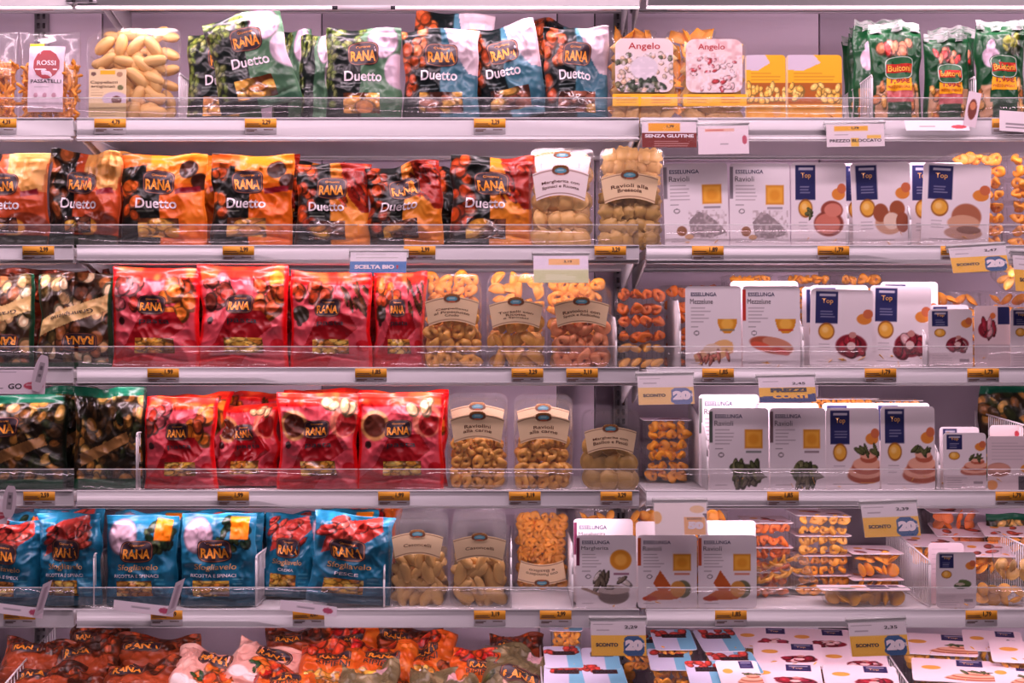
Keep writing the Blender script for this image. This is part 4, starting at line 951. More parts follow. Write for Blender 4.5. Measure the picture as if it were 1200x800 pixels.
for k, (cx, w_) in enumerate(((1148, 74), (1218, 74))):
    for q in range(4):
        laypack(cx, Z(287, .12) + .006 + q * .0545 - .012, .10, S(w_) * .98, .14, .052, ['bottom', 'second lowest', 'third lowest', 'top'][q] + (' clear tray in the stack behind the bread card' if k == 0 else ' clear tray in the stack at the right edge of the second shelf'), kind='tortello', col='o', lid='film', seed=100 + 4 * k + q, rows=1, size=.036, group='stacked orange pasta trays on the second shelf')

# ================================================================== ROW 3
T3 = 'on the third shelf'
bag('mush', -50, 37, 322, 3, 'brown mushroom printed bag with green seams at the left edge ' + T3, seed=111, flip=True)
bag('mush', 39, 128, 320, 3, 'upside-down brown mushroom printed bag with green seams ' + T3, seed=112, flip=True)
bag('red', 127, 232, 314, 3, 'red and pink pasta bag leftmost ' + T3, seed=114, wr=1.1)
bag('red', 230, 335, 310, 3, 'red and pink pasta bag with twisted top, second from the left ' + T3, seed=117, wr=1.4)
bag('red', 338, 435, 318, 3, 'red and pink pasta bag with asparagus and peach picture, wide one ' + T3, seed=115)
bag('red', 436, 498, 319, 3, 'red pasta bag with asparagus picture squeezed beside the clear trays ' + T3, seed=118, Y=.045)
for i, (a_, b_, yt) in enumerate(((150, 245, 308), (222, 318, 304), (258, 362, 306), (345, 440, 316), (410, 500, 318))):
    bag('red', a_, b_, yt, 3, ['red bag behind and between the two leftmost red bags of the third shelf', 'folded red bag behind the twisted one of the third shelf', 'glowing red bag top left of the asparagus bag of the third shelf', 'red bag top right behind the asparagus bag of the third shelf', 'red bag behind the squeezed one next to the clear trays'][i], Y=.10 + .065 * (i % 2), seed=120 + i, full=False, wr=2.0, fold=.5)
bag('rust', -20, 60, 316, 3, 'rust bag top behind the left mushroom bag', Y=.13, seed=126, full=False, wr=2)
bag('rust', 50, 125, 314, 3, 'rust bag top behind the upside-down mushroom bag', Y=.13, seed=127, full=False, wr=2)
fresh_tray(493, 566, 325, 3, 'left of the three cream-labelled clear trays ' + T3, 'tortello', 'y', ['Cappelletti', 'al Prosciutto', 'Crudo'], size=.040, zfill=.58, seed=11, lcy=40, lh=.30)
fresh_tray(568, 641, 330, 3, 'middle of the three cream-labelled clear trays ' + T3, 'moon', 'y', ['Tortelli con', 'Ricotta', 'e Spinaci'], size=.046, zfill=.56, seed=12, lcy=40, lh=.30)
fresh_tray(644, 719, 332, 3, 'cream-labelled clear tray of pinkish ravioli, right one ' + T3, 'tortello', 'r', ['Ravioloni con', 'Speck e Radicchio'], size=.046, zfill=.55, seed=13, lcy=38, lh=.30)
for i, (a_, b_, yt) in enumerate(((494, 565, 319), (570, 640, 319), (640, 712, 326))):
    fresh_tray(a_, b_, yt, 3, 'clear tray right behind the ' + ['left', 'middle', 'right'][i] + ' cream-labelled tray of the third shelf', ['tortello', 'moon', 'tortello'][i], 'o', [], Y=.095, size=.04, zfill=.96, seed=14 + i, layers=1, lcy=150, lh=.001)
divider(722, 372, 3, 'white plate divider right of the pinkish ravioli tray ' + T3, 'plate', Y0=.015, Y1=.3, slope=.02)
for q in range(3):
    laypack(752, zrow(3) + .001 + q * .062, .10, S(64), .13, .058, ['bottom', 'middle', 'top'][q] + ' tray of the short stack between two white dividers ' + T3, kind='gnocco' if q == 0 else 'tortello', col='y' if q == 0 else 'd', lid='film', seed=130 + q, rows=2, size=.034, group='short stack of pasta trays on the third shelf')
for q in range(3):
    laypack(812, zrow(3) + .001 + q * .067, .26, S(80), .13, .064, ['bottom', 'middle', 'top'][q] + ' tray behind the left mezzelune card', kind='tortello', col='d', lid='film', seed=134 + q, rows=1, size=.036)
divider(797, 352, 3, 'tall white plate divider left of the mezzelune cards', 'plate', Y0=.02, Y1=.34, slope=.012)
pack(803, 869, 335, 3, 'white mezzelune card with cheese and bacon picture ' + T3, card_art('', None, 'half', 'cheese', 8), 'Mezzelune', seed=141, Y=.024)
pack(870, 938, 335, 3, 'white mezzelune card with red side bar and salmon picture ' + T3, card_art('', (196, 52, 40), 'half', 'fish', 9), 'Mezzelune', seed=142, Y=.026)
pack(856, 936, 329, 3, 'plain white carded pack behind the salmon picture card', lambda a: a.put(np.ones(len(a.A)), (238, 220, 226)), Y=.08, seed=143)
divider(941, 372, 3, 'white plate divider between salmon card and navy tagged cards ' + T3, 'plate', Y0=.016, Y1=.3)
pack(940, 1006, 336, 3, 'navy tagged card rearmost behind the left radicchio card', top_art('radicchio', 10), top=1, Y=.12, seed=144)
pack(950, 1018, 334, 3, 'white card edge between the two radicchio cards, behind the left one', top_art('radicchio', 10), top=1, Y=.075, seed=145)
pack(948, 1022, 339, 3, 'white card with navy tag and dark red radicchio picture, left one', top_art('radicchio', 11), top=1, roll=1.5, seed=146)
pack(1018, 1090, 335, 3, 'white card with navy tag and dark red radicchio picture, right one', top_art('radicchio', 12), top=1, roll=1.5, seed=147, Y=.045)
pack(1032, 1100, 330, 3, 'white carded pack behind the right radicchio card', top_art('radicchio', 10), top=1, Y=.11, seed=148)
divider(1086, 382, 3, 'white plate divider left of the small radicchio cards', 'plate', Y0=.016, Y1=.28)
pack(1088, 1140, 362, 3, 'small white card with navy tag and radicchio picture beside the divider ' + T3, top_art('radicchio', 13, True), top=1, small=True, seed=149)
pack(1090, 1136, 357, 3, 'small carded pack hidden right behind the first small radicchio card', top_art('radicchio', 13, True), top=1, small=True, seed=150, Y=.08)
pack(1142, 1184, 358, 3, 'small white card with radicchio picture, its tag at the right ' + T3, lambda a: (a.put(np.ones(len(a.A)), (236, 214, 216)), a.ell(36, 38, 26, 14, (140, 30, 46)), a.blobs(20, 28, 54, 46, 7, 12, 6, [(160, 40, 56), (220, 150, 156)], 3), a.rect(66, 2, 100, 30, (38, 42, 92)), a.ell(52, 16, 8, 5, (220, 120, 60)), a.rect(0, 62, 100, 100, (208, 190, 194))), small=True, seed=151, Y=.04)
pack(1184, 1230, 361, 3, 'small navy tagged card cut off by the right edge ' + T3, top_art('radicchio', 14, True), top=1, small=True, seed=152)
for i, cx in enumerate((880, 950, 1010)):
    for q in range(4):
        laypack(cx, zrow(3) + .001 + q * .056, .21, S(60), .15, .053, ['bottom', 'second', 'third', 'top'][q] + [' tray of the stack behind the salmon card', ' tray in the stack behind the left radicchio card', ' tray in the stack behind the right radicchio card'][i] + ' of the third shelf', kind='tortello', col='o', lid='film', seed=160 + 4 * i + q, rows=1, size=.03, group='orange pasta tray stacks at the back of the third shelf')
for i, (cx, Yq) in enumerate(((1122, .14), (1190, .13))):
    for q in range(3):
        laypack(cx, zrow(3) + .001 + q * .058, Yq, S(66), .15, .055, ['bottom', 'middle', 'top'][q] + [' tray of the stack behind the small radicchio card', ' tray of the stack at the far right'][i] + ' of the third shelf', kind='round', col='o', lid='film', seed=175 + 3 * i + q, rows=1, size=.036, pitch=6 if q == 2 else 0, group='orange pasta tray stacks at the right of the third shelf')
laypack(1206, Z(345, .05), .06, S(60), .13, .055, 'bright yellow pasta tray perched tilted under the second yellow discount sign', kind='gnocco', col='y', lid='film', seed=181, rows=2, size=.04, pitch=24)

# ================================================================== ROW 4
T4 = 'on the fourth shelf'
bag('forest', -34, 74, 464, 4, 'dark brown forest mushroom bag with logo at the left ' + T4, seed=191, wr=1.3)
bag('forestplain', 80, 166, 456, 4, 'dark brown forest mushroom bag with green top seam ' + T4, seed=192, wr=1.3)
bag('forestplain', 30, 110, 450, 4, 'brown bag behind the two forest mushroom bags', Y=.12, seed=193, full=False, wr=2)
divider(160, 508, 4, 'white wire divider between the brown and the red bags ' + T4)
bag('red', 165, 252, 466, 4, 'red and pink pasta bag right of the wire divider ' + T4, seed=195, wr=1.2, Y=.034)
bag('red', 246, 326, 468, 4, 'slumped red pasta bag set back from its neighbours ' + T4, seed=197, wr=2.0, Y=.10, fold=.6)
bag('red', 322, 420, 462, 4, 'red pasta bag with round plate picture, left of the pair ' + T4, seed=200, wr=1.1, Y=.026)
bag('red', 417, 520, 462, 4, 'red pasta bag with round plate picture beside the clear trays ' + T4, seed=203, Y=.026)
for i, (a_, b_, yt) in enumerate(((175, 268, 456), (262, 330, 454), (326, 414, 452), (420, 526, 451), (350, 440, 450))):
    bag('red', a_, b_, yt, 4, ['red bag behind the one right of the wire divider', 'red bag at the back above the slumped red bag', 'red bag top behind the left plate picture bag', 'red bag top behind the right plate picture bag', 'red bag at the very back between the two plate picture bags'][i], Y=[.10, .19, .09, .09, .17][i], seed=210 + i, full=False, wr=2.0, fold=.5)
fresh_tray(523, 596, 464, 4, 'left clear tray of small folded pasta with cream label ' + T4, 'tortello', 'y', ['Raviolini', 'alla carne'], size=.034, zfill=.52, seed=21, lcy=37, lh=.28)
fresh_tray(601, 673, 466, 4, 'middle clear tray of small folded pasta with cream label ' + T4, 'tortello', 'y', ['Ravioli', 'alla carne'], size=.036, zfill=.54, seed=22, lcy=37, lh=.28)
fresh_tray(680, 751, 478, 4, 'lower clear tray of large green-tinged ravioli with cream label ' + T4, 'round', 'g', ['Margherita con', 'Basilico e Pinoli'], size=.054, zfill=.58, seed=23, lcy=42, lh=.30)
for i, (a_, b_, yt) in enumerate(((523, 596, 459), (601, 672, 461))):
    fresh_tray(a_, b_, yt, 4, 'clear tray directly behind the ' + ['left', 'middle'][i] + ' small folded pasta tray of the fourth shelf', 'tortello', 'o', ['', ''], Y=.095, size=.036, zfill=.5, seed=24 + i, layers=1, lcy=30, lh=.26)
for q in range(3):
    laypack(783, zrow(4) + .003 + q * .049, .22, S(60), .14, .047, ['bottom', 'middle', 'top'][q] + ' tray of the stack left of the plate divider ' + T4, kind='tortello', col='o', lid='film' if q < 2 else 'card', art=lambda a: (a.put(np.ones(len(a.A)), (226, 196, 214)), a.ell(60, 50, 26, 20, (150, 100, 110))), seed=231 + q, rows=1, size=.036, group='stacked trays on the fourth shelf')
divider(829, 502, 4, 'white plate divider left of the spinach ravioli cards', 'plate', Y0=.02, Y1=.36, slope=.055)
GR = (88, 100, 92)
pack(819, 890, 462, 4, 'rear white ravioli card peeking above the left spinach card', card_art('', GR, 'square', 'spinach', 20), 'Ravioli', Y=.11, seed=240)
pack(884, 960, 472, 4, 'rear white carded pack above the right spinach card', lambda a: a.put(np.ones(len(a.A)), (240, 230, 236)), Y=.11, seed=241)
pack(831, 901, 478, 4, 'white ravioli card with green bar and dark spinach picture, left one', card_art('', GR, 'square', 'spinach', 21), 'Ravioli', seed=242)
pack(902, 968, 478, 4, 'white ravioli card with dark spinach picture, right one', card_art('', (120, 100, 104), 'square', 'spinach', 22), 'Ravioli', seed=243)
pack(968, 1031, 478, 4, 'white card with navy tag and sliced ham picture, left one ' + T4, top_art('ham', 23), top=1, seed=244)
pack(1032, 1096, 476, 4, 'white card with navy tag and sliced ham picture, right one ' + T4, top_art('ham', 24), top=1, seed=245)
pack(964, 1030, 472, 4, 'carded pack with navy tag behind the left ham card', top_art('ham', 24), top=1, Y=.08, seed=246)
pack(1024, 1090, 472, 4, 'carded pack with navy tag behind the right ham card', top_art('ham', 24), top=1, Y=.08, seed=247)
for i, (cx, zq, Yq, yw) in enumerate(((905, 474, .24, 0), (990, 468, .20, 4), (1040, 470, .24, -5))):
    zz = Z(zq, Yq) - .030
    laypack(cx, zz, Yq, S(90), .14, .030, ['white carded tray lying behind the spinach cards below the price sign', 'white carded tray lying flat at the back above the ham cards, left one', 'white carded tray lying flat at the back above the ham cards, right one'][i], art=lambda a: (a.put(np.ones(len(a.A)), (232, 206, 214)), a.blobs(30, 40, 90, 90, 6, 14, 7, [(190, 96, 80), (214, 150, 120)], 5)), kind='tortello', col='o', seed=250 + i, rows=1, size=.026, yaw=yw, group='carded trays lying flat on top of standing packs')
for i, cx in enumerate((905, 985, 1052)):
    for q in range(3 if i else 3):
        laypack(cx, zrow(4) + .002 + q * .0445, .24, S(64), .14, .043, ['bottom', 'middle', 'upper'][q] + [' tray stacked behind the spinach cards', ' tray stacked behind the left ham card', ' tray stacked behind the right ham card'][i], kind='tortello', col='o', lid='film', seed=255 + 3 * i + q, rows=1, size=.03, group='tray stacks hidden behind the cards of the fourth shelf')
divider(1101, 520, 4, 'white plate divider left of the small ham cards', 'plate', Y0=.016, Y1=.3)
pack(1105, 1156, 507, 4, 'small white card with navy tag and ham picture ' + T4, top_art('ham', 26, True), top=1, small=True, seed=261)
pack(1101, 1148, 500, 4, 'small carded pack right behind the small ham card', top_art('ham', 26, True), top=1, small=True, seed=262, Y=.07)
pack(1157, 1222, 511, 4, 'upside-down small white card with dark block at its lower right', lambda a: (a.put(np.ones(len(a.A)), (226, 208, 212)), a.ell(20, 62, 22, 13, (170, 110, 90)), a.ell(20, 58, 20, 8, (214, 156, 136)), a.ell(70, 60, 10, 8, (226, 150, 60)), a.rect(56, 74, 100, 100, (62, 54, 62)), a.small(8, 12, 80, 6, 6, (170, 156, 164)), a.ell(8, 90, 10, 9, (220, 150, 80))), small=True, seed=263)
pack(1160, 1200, 498, 4, 'small white pack sticking up behind the upside-down card', lambda a: (a.put(np.ones(len(a.A)), (234, 212, 214)), a.ell(80, 14, 7, 5, (200, 70, 80))), small=True, seed=264, Y=.09)
divider(1206, 500, 4, 'white wire divider at the far right of the fourth shelf', Y0=.03, Y1=.40, slope=.02)
bag('forestplain', 1150, 1240, 452, 4, 'dark bag with pinkish print at the right back of the fourth shelf', Y=.30, seed=266, full=False, wr=1.6)
bag('olive', 1212, 1290, 456, 4, 'olive bag beyond the right wire divider of the fourth shelf', Y=.08, seed=267, full=False)

# ================================================================== ROW 5
T5 = 'on the fifth shelf'
bag('blue', -40, 43, 612, 5, 'blue pasta bag with prawn picture cut off by the left edge ' + T5, seed=271, roll=2, wr=1.3, sub=('RICOTTA E SPECK', 46, 66.5, 56, 3.6))
bag('blue', 42, 116, 604, 5, 'blue pasta bag with red prawn picture left of the wire divider ' + T5, seed=273, wr=1.4, roll=-1)
divider(110, 650, 5, 'white wire divider between prawn and onion blue bags ' + T5, Y0=.03)
bag('blue', 120, 206, 606, 5, 'blue pasta bag with white onion picture, left one ' + T5, seed=274)
bag('blue', 208, 299, 604, 5, 'blue onion pasta bag, right one with wide orange tag ' + T5, seed=276, Y=.028)
bag('blue', 304, 366, 606, 5, 'blue pasta bag with prawn picture set back in the gap ' + T5, seed=277, Y=.13, roll=3, wr=1.3, sub=('CREMA', 46, 66.5, 30, 3.6))
bag('blue', 358, 455, 606, 5, 'pale blue pasta bag with pinkish prawn picture beside the white divider ' + T5, seed=279, roll=4, wr=1.3, Y=.028, sub=('PESCE', 46, 66.5, 30, 3.6), skew=-.03)
for i, (a_, b_, yt) in enumerate(((-20, 60, 600), (30, 118, 597), (128, 215, 598), (210, 305, 597), (360, 440, 596), (300, 380, 600))):
    bag('blue', a_, b_, yt, 5, 'blue bag top behind the ' + ['cut off blue bag', 'prawn bag left of the wire divider', 'left onion bag', 'right onion bag', 'pale blue prawn bag', 'set back prawn bag'][i] + ' of the fifth shelf', Y=[.11, .11, .11, .11, .13, .21][i], seed=280 + i, full=False, wr=1.8, fold=.4)
bag('amber', 395, 470, 588, 5, 'orange bag end showing far back above the pale blue bag', Y=.25, seed=288, full=False, wr=1.6)
divider(300, 652, 5, 'white wire divider right of the onion bags ' + T5, Y0=.03)
divider(450, 652, 5, 'white plate divider between pale blue bag and casoncelli trays', 'plate', Y0=.03, Y1=.3)
fresh_tray(454, 524, 606, 5, 'left clear casoncelli tray with cream label ' + T5, 'long', 'p', ['Casoncelli'], size=.052, zfill=.55, seed=31, lcy=34, lh=.27, Y=.04)
fresh_tray(526, 598, 608, 5, 'right clear casoncelli tray with cream label ' + T5, 'long', 'p', ['Casoncelli'], size=.052, zfill=.55, seed=32, lcy=36, lh=.27, Y=.035)
for i, (a_, b_) in enumerate(((462, 526), (530, 594))):
    for j, yy in enumerate((598, 593)):
        fresh_tray(a_, b_, yy, 5, ('first' if j == 0 else 'second') + ' clear tray filed behind the ' + ['left', 'right'][i] + ' casoncelli tray', 'long', 'p', [], Y=.10 + j * .06, size=.05, zfill=.5, seed=33 + i + 2 * j, layers=1, lcy=150, lh=.001)
divider(599, 640, 5, 'white plate divider right of the casoncelli trays', 'plate', Y0=.02, Y1=.4)
fresh_tray(602, 668, 598, 5, 'upside-down clear tray of small orange pasta set back on the fifth shelf', 'tortello', 'o', ['con Pomodoro', 'e Basilico'], size=.030, seed=36, inv=True, lcy=26, lh=.28, Y=.26, lean=1)
divider(671, 640, 5, 'white plate divider left of the margherita card', 'plate', Y0=.02, Y1=.4)
pack(672, 742, 608, 5, 'rear margherita card with plum bar showing above the front one', card_art('', (110, 40, 72), 'round', 'bowl', 30), 'Margherita', Y=.085, seed=301)
pack(675, 746, 627, 5, 'white margherita card with plum bar and grey bowl picture', card_art('', (110, 40, 72), 'round', 'bowl', 31), 'Margherita', seed=302)
pack(747, 817, 627, 5, 'white ravioli card with orange bar and squash picture, left one', card_art('', (196, 84, 44), 'square', 'squash', 32), 'Ravioli', seed=303)
pack(818, 887, 627, 5, 'white ravioli card with orange bar and squash picture, right one', card_art('', (206, 90, 50), 'square', 'squash', 33), 'Ravioli', seed=304)
pack(745, 815, 611, 5, 'carded pack behind the left squash card', card_art('', None, 'square', 'squash', 33), Y=.085, seed=305, brand=False, name='')
pack(820, 886, 610, 5, 'carded pack behind the right squash card', card_art('', None, 'square', 'squash', 33), Y=.085, seed=306, brand=False, name='')
for i, cx in enumerate((700, 760, 830)):
    for q in range(3):
        laypack(cx, zrow(5) + .002 + q * .066, .19, S(56), .14, .063, ['bottom', 'middle', 'top'][q] + [' tray of the stack behind the margherita card', ' tray of the stack behind the left squash card', ' tray of the stack behind the right squash card'][i], kind='round', col='o', lid='film', seed=310 + i * 3 + q, rows=1, size=.034, group='tray stacks at the back of the fifth shelf')
def wl(s): return lambda a: (a.put(np.ones(len(a.A)), (236, 210, 218)), a.blobs(16, 30, 80, 80, 4, 14, 8, [(196, 80, 60), (150, 70, 60)], s), a.ell(28, 36, 9, 9, (230, 150, 60)))
zr = zrow(5)
for q in range(3):
    laypack(903, zr + .002 + q * .058, .17, S(58), .15, .055, ['bottom', 'middle', 'top'][q] + ' carded tray stacked behind the toppled tray', art=wl(q), kind='tortello', col='d', seed=320 + q, rows=1, size=.036, group='carded trays stacked right of the squash cards')
laypack(922, zr + .040, .055, S(72), .13, .052, 'toppled clear tray resting slanted right of the squash cards', kind='strip', col='y', lid='film', size=.034, seed=325, pitch=0, roll=-14, flipped=True, yaw=4)
for q in range(4):
    laypack(966, zr + .002 + q * .047, .19, S(70), .15, .044, ['bottom', 'second lowest', 'second highest', 'top'][q] + ' tray of the tall tortellini stack in the right half ' + T5, art=wl(q + 4), kind='tortello', col='y' if q > 1 else 'o', seed=330 + q, rows=1, size=.030, roll=1.5 if q == 3 else 0, group='tall tortellini stack on the fifth shelf')
for q in range(2):
    laypack(1030, zr + .002 + q * .052, .15 + .01 * q, S(64), .15, .040 + .008 * q, ['lower', 'upper'][q] + ' carded tray beside the tall tortellini stack', art=wl(q + 9), kind='round', col='o', seed=340 + q, rows=1, size=.032, group='carded trays beside the wire divider')
laypack(1016, zr + .002, .045, S(106), .075, .034, 'wide carded tray lying at the shelf front with orange ravioli inside', art=lambda a: (a.put(np.ones(len(a.A)), (240, 222, 228)), a.ell(45, 45, 9, 20, (232, 140, 60)), a.rect(56, 5, 78, 75, (62, 44, 72)), a.rect(80, 10, 92, 60, (90, 60, 90)), a.ell(30, 75, 10, 12, (110, 120, 90))), kind='round', col='y', seed=345, rows=2, size=.036)
divider(1090, 658, 5, 'white wire divider with dark front clip between ravioli trays and the small basil card', Y0=.03, Y1=.40, slope=.035)
pack(1097, 1144, 647, 5, 'small white card with navy tag and green basil picture ' + T5, top_art('basil', 41, True), top=1, small=True, seed=351)
pack(1088, 1130, 636, 5, 'plain small pack standing behind the basil card', lambda a: (a.put(np.ones(len(a.A)), (222, 200, 208)), a.small(10, 10, 80, 6, 8, (180, 160, 170))), small=True, Y=.08, seed=352)
for i, (cx, py, Yq, k_, pt, yw) in enumerate(((1095, 652, .22, 'o', 6, -4), (1128, 640, .30, 'd', 8, -6), (1160, 664, .16, 'o', 8, -8), (1172, 700, .05, 'y', 10, -14), (1196, 672, .05, 'p', 14, -16), (1120, 612, .36, 'd', 5, 0), (1185, 640, .24, 'o', 8, -10))):
    laypack(cx, Z(py, Yq) - .02, Yq, S(64), .13, .042, ['carded tray lying behind the basil card against the wire divider', 'carded tray further back behind the basil card', 'carded tray sloping right of the basil card', 'clear tray of yellow pasta resting on the shelf right of the basil card', 'pale pasta tray tilted at the right edge of the fifth shelf', 'rearmost orange tray near the right wire divider', 'carded tray under the wire divider at the right of the fifth shelf'][i], art=wl(20 + i) if i not in (3, 4) else None, lid='card' if i not in (3, 4) else 'film', kind='round', col=k_, seed=355 + i, rows=1, size=.034, pitch=pt, yaw=yw, group='loosely piled trays at the right of the fifth shelf')
divider(1212, 645, 5, 'white wire divider at the far right of the fifth shelf', Y0=.03, Y1=.42, slope=.015)
bag('forestplain', 1160, 1250, 604, 5, 'dark bag at the far right back of the fifth shelf', Y=.31, seed=366, full=False)

# ================================================================== ROW 6 (sloping well)
def wbag(st, cx, w, py, Y, label, lean=52, roll=0, yaw=0, seed=1, L=.2, full=True, flip=False):
    zb = wz(Y) + .006; ww = S(w, Y)
    return bag(st, cx - w / 2, cx + w / 2, 0, 6, label, Y=Y, zb=zb + .01, lean=lean, roll=roll, yaw=yaw, seed=seed, t=.06, wr=1.7, hm=L, full=full, flip=flip)
WB = [('rust', 22, 90, .02, 60, 0, 'rust brown bag at the left front corner of the well'), ('rust', 30, 84, .17, 40, 4, 'rust brown bag behind the left corner bag in the well'), ('rust', 92, 80, .12, 50, -6, 'creased rust bag with pale crumpled corner in the well'),
      ('rust', 170, 100, .20, 38, 3, 'long dark rust bag lying across the well behind the onion bag'), ('rust', 150, 100, .02, 60, -4, 'rust bag at the well front under the blue onion bags'), ('pink', 222, 84, .06, 55, 8, 'pale pink bag with white beans picture in the well'),
      ('pink', 292, 86, .12, 45, 14, 'pink and orange bag with oval logo in the well'), ('amber', 330, 80, .0, 60, 0, 'amber bag at the well front right of the pink bags'), ('amber', 382, 84, .10, 50, 6, 'amber bag with red picture in the middle of the well'),
      ('rust', 350, 80, .26, 35, -5, 'rust bag at the back of the well behind the pink logo bag'), ('amber', 440, 84, .10, 50, 4, 'amber and red bag under the casoncelli trays in the well'), ('olive', 425, 80, .0, 62, -8, 'olive striped bag at the well front left of centre'),
      ('amber', 500, 78, .14, 48, -10, 'folded amber bag left of the peaked one in the well'), ('olive', 505, 90, -.02, 62, 6, 'olive bag with logo at the well front'), ('amber', 562, 74, .10, 32, 4, 'orange bag with peaked top standing up in the well'),
      ('olive', 600, 84, .06, 55, 16, 'olive and pink bag right of the peaked orange bag'), ('rust', 606, 70, .22, 35, 0, 'dark rust bag at the back of the well right of the peaked bag'), ('rust', 470, 80, .27, 34, 5, 'rust bag at the well back below the casoncelli trays'), ('amber', 412, 70, .27, 34, -6, 'amber bag at the well back below the pale blue bag'), ('rust', 100, 70, .29, 34, 0, 'rust bag at the very back left of the well')]
for i, (st, cx, w_, Yq, ln, rl, lb) in enumerate(WB):
    wbag(st, cx, w_, 0, Yq, lb, lean=ln, roll=rl, seed=400 + i * 3, L=.185 if ln > 45 else .15, yaw=(i * 37 % 13) - 6)
bl_ = lambda s: (lambda a: (a.put(np.ones(len(a.A)), (206, 200, 222)), a.rect(60, 0, 100, 100, (120, 180, 206)), a.blobs(5, 2, 90, 30, 10, 12, 9, [(206, 70, 60), (190, 60, 50)], s), a.rect(24, 24, 84, 42, (60, 34, 34))))
pk_ = lambda s, p: (lambda a: (a.put(np.ones(len(a.A)), (240, 214, 222)), a.rect(56, 2, 88, 30, (44, 36, 84)), a.rect(60, 7, 84, 10, (180, 176, 196)), a.small(60, 15, 84, 2, 6, (170, 166, 190)), pic(a, p, s), a.ell(24, 40, 12, 9, (230, 160, 70))))
def wpack(cx, py, Y, w, label, art, pitch=14, yaw=0, roll=0, seed=1, txt=None, dp=.13, hg=.042, kind='tortello', col='y', grp='packs heaped in the well'):
    z = Z(py, Y) - hg   # py: row of the near lid edge
    return laypack(cx, z, Y, S(w, Y) * .97, dp, hg, label, art=art, kind=kind, col=col, seed=seed, rows=1, size=.03, pitch=pitch, yaw=yaw, roll=roll, txt=txt, group=grp)
RT = [('RANA', 54, 33, 44, 10, .04)]
for i, (cx, py, Yq, w_, lb) in enumerate(((663, 740, .26, 40, 'tray of orange pasta at the back left of the blue packs'), (662, 783, .10, 46, 'blue and red printed pack in the left column, second from the front'), (706, 785, .10, 46, 'blue and red printed pack directly under the discount sign'),
        (662, 806, .0, 52, 'front blue and red printed pack in the left column of the well'), (712, 806, .0, 52, 'front blue and red printed pack in the second column of the well'), (793, 762, .18, 50, 'blue and red printed pack right of the discount sign, rear one'),
        (788, 786, .09, 52, 'blue and red printed pack right of the discount sign, front one'), (752, 768, .20, 46, 'blue printed pack half hidden by the discount sign'))):
    wpack(cx, py, Yq, w_, lb, bl_(i), seed=430 + i, txt=RT, pitch=10, yaw=(i * 5) % 7 - 3, col='o', hg=.042 if i else .06)
wpack(850, 764, .22, 52, 'violet and blue pack lying at the back of the well', bl_(3), seed=440, txt=RT, pitch=12, yaw=6)
wpack(868, 790, .08, 58, 'tray of round orange pasta left of the radicchio packs in the well', bl_(5), seed=441, txt=RT, col='o', pitch=10, yaw=4)
wpack(832, 806, .0, 46, 'small red and blue pack at the well front left of the navy cornered pack', bl_(7), seed=442, txt=RT)
wpack(872, 806, -.02, 52, 'navy cornered white pack at the well front', pk_(7, 'ham'), seed=443)
TT = [('Top', 70, 18, 14, 9, .02)]
n_ = 0
for i, (cx, py, Yq, w_, p, lb) in enumerate((
        (895, 760, .27, 72, 'radicchio', 'white pack with radicchio picture at the back left of the right well section'), (962, 762, .27, 78, 'radicchio', 'white pack with radicchio picture at the back under the fifth shelf'),
        (925, 780, .15, 84, 'radicchio', 'white radicchio pack in the middle row, left one'), (1002, 786, .15, 84, 'radicchio', 'white radicchio pack in the middle row, right one'),
        (918, 806, .02, 96, 'radicchio', 'white radicchio pack at the front of the well'), (1012, 808, .02, 90, 'radicchio', 'white radicchio pack at the front left of the ham packs'),
        (1100, 768, .20, 92, 'ham', 'white pack with ham picture right of the lowest discount sign'), (1118, 800, .06, 96, 'ham', 'white pack with ham picture at the well front'),
        (1166, 764, .20, 70, 'ham', 'white pack with navy corner at the well back right'), (1210, 778, .10, 92, 'ham', 'white pack over yellow pasta at the right edge of the well'), (1192, 806, .02, 60, 'ham', 'low white pack at the right front corner of the well'))):
    wpack(cx, py, Yq, w_, lb, pk_(i + 3, p), seed=450 + i, txt=TT, pitch=12, yaw=-8 if i < 6 else -14, roll=0, col='y', kind='round', hg=.038, dp=.125)
for i, (cx, Yq) in enumerate(((655, .12), (712, .12), (790, .16), (860, .14), (930, .10), (1010, .10), (1110, .10), (1190, .12), (655, .28), (720, .28), (960, .28), (1100, .28), (820, .30), (1190, .29))):
    hh = .05
    laypack(cx, wz(Yq) + .012, Yq, S(60, Yq), .13, .05, 'lower tray of the heap in the well, under the ' + ['left column of blue packs', 'second column of blue packs', 'blue packs right of the sign', 'tray of round orange pasta', 'middle radicchio pack', 'right radicchio pack', 'front ham pack', 'right edge pack', 'rear orange tray', 'discount sign', 'rear radicchio pack', 'rear ham pack', 'violet and blue pack', 'rear navy cornered pack'][i], lid='film', kind='round', col='o', seed=480 + i, rows=1, size=.036, pitch=7, group='lower trays of the well heap')
o = divider(0, 0, 5, 'white wire divider slanting at the left end of the well', Y0=.0, Y1=.42, zb=wz(0), ytop=0) if False else None
def wdiv(px, label, zt=.10):
    b = MB(); n = 28; Y0, Y1 = -.12, .43
    for k in range(n + 1):
        y = Y0 + (Y1 - Y0) * k / n; b.rod((0, y, wz(y) + .002), (0, y, wz(y) + zt + (y - Y0) * .05), .0013 if k % n else .002, 5)
    b.rod((0, Y0, wz(Y0) + zt), (0, Y1, wz(Y1) + zt + .0275), .0024, 6)
    o = b.obj('shelf_divider', M_WIRE); o.location = (X(px), 0, 0); tag(o, label, 'shelf divider', 'shelf dividers')
wdiv(-8, 'slanting wire divider at the left end of the bottom well')
wdiv(636, 'wire divider between the olive bags and the blue packs in the well')
wdiv(1075, 'wire divider between radicchio and ham packs in the well')

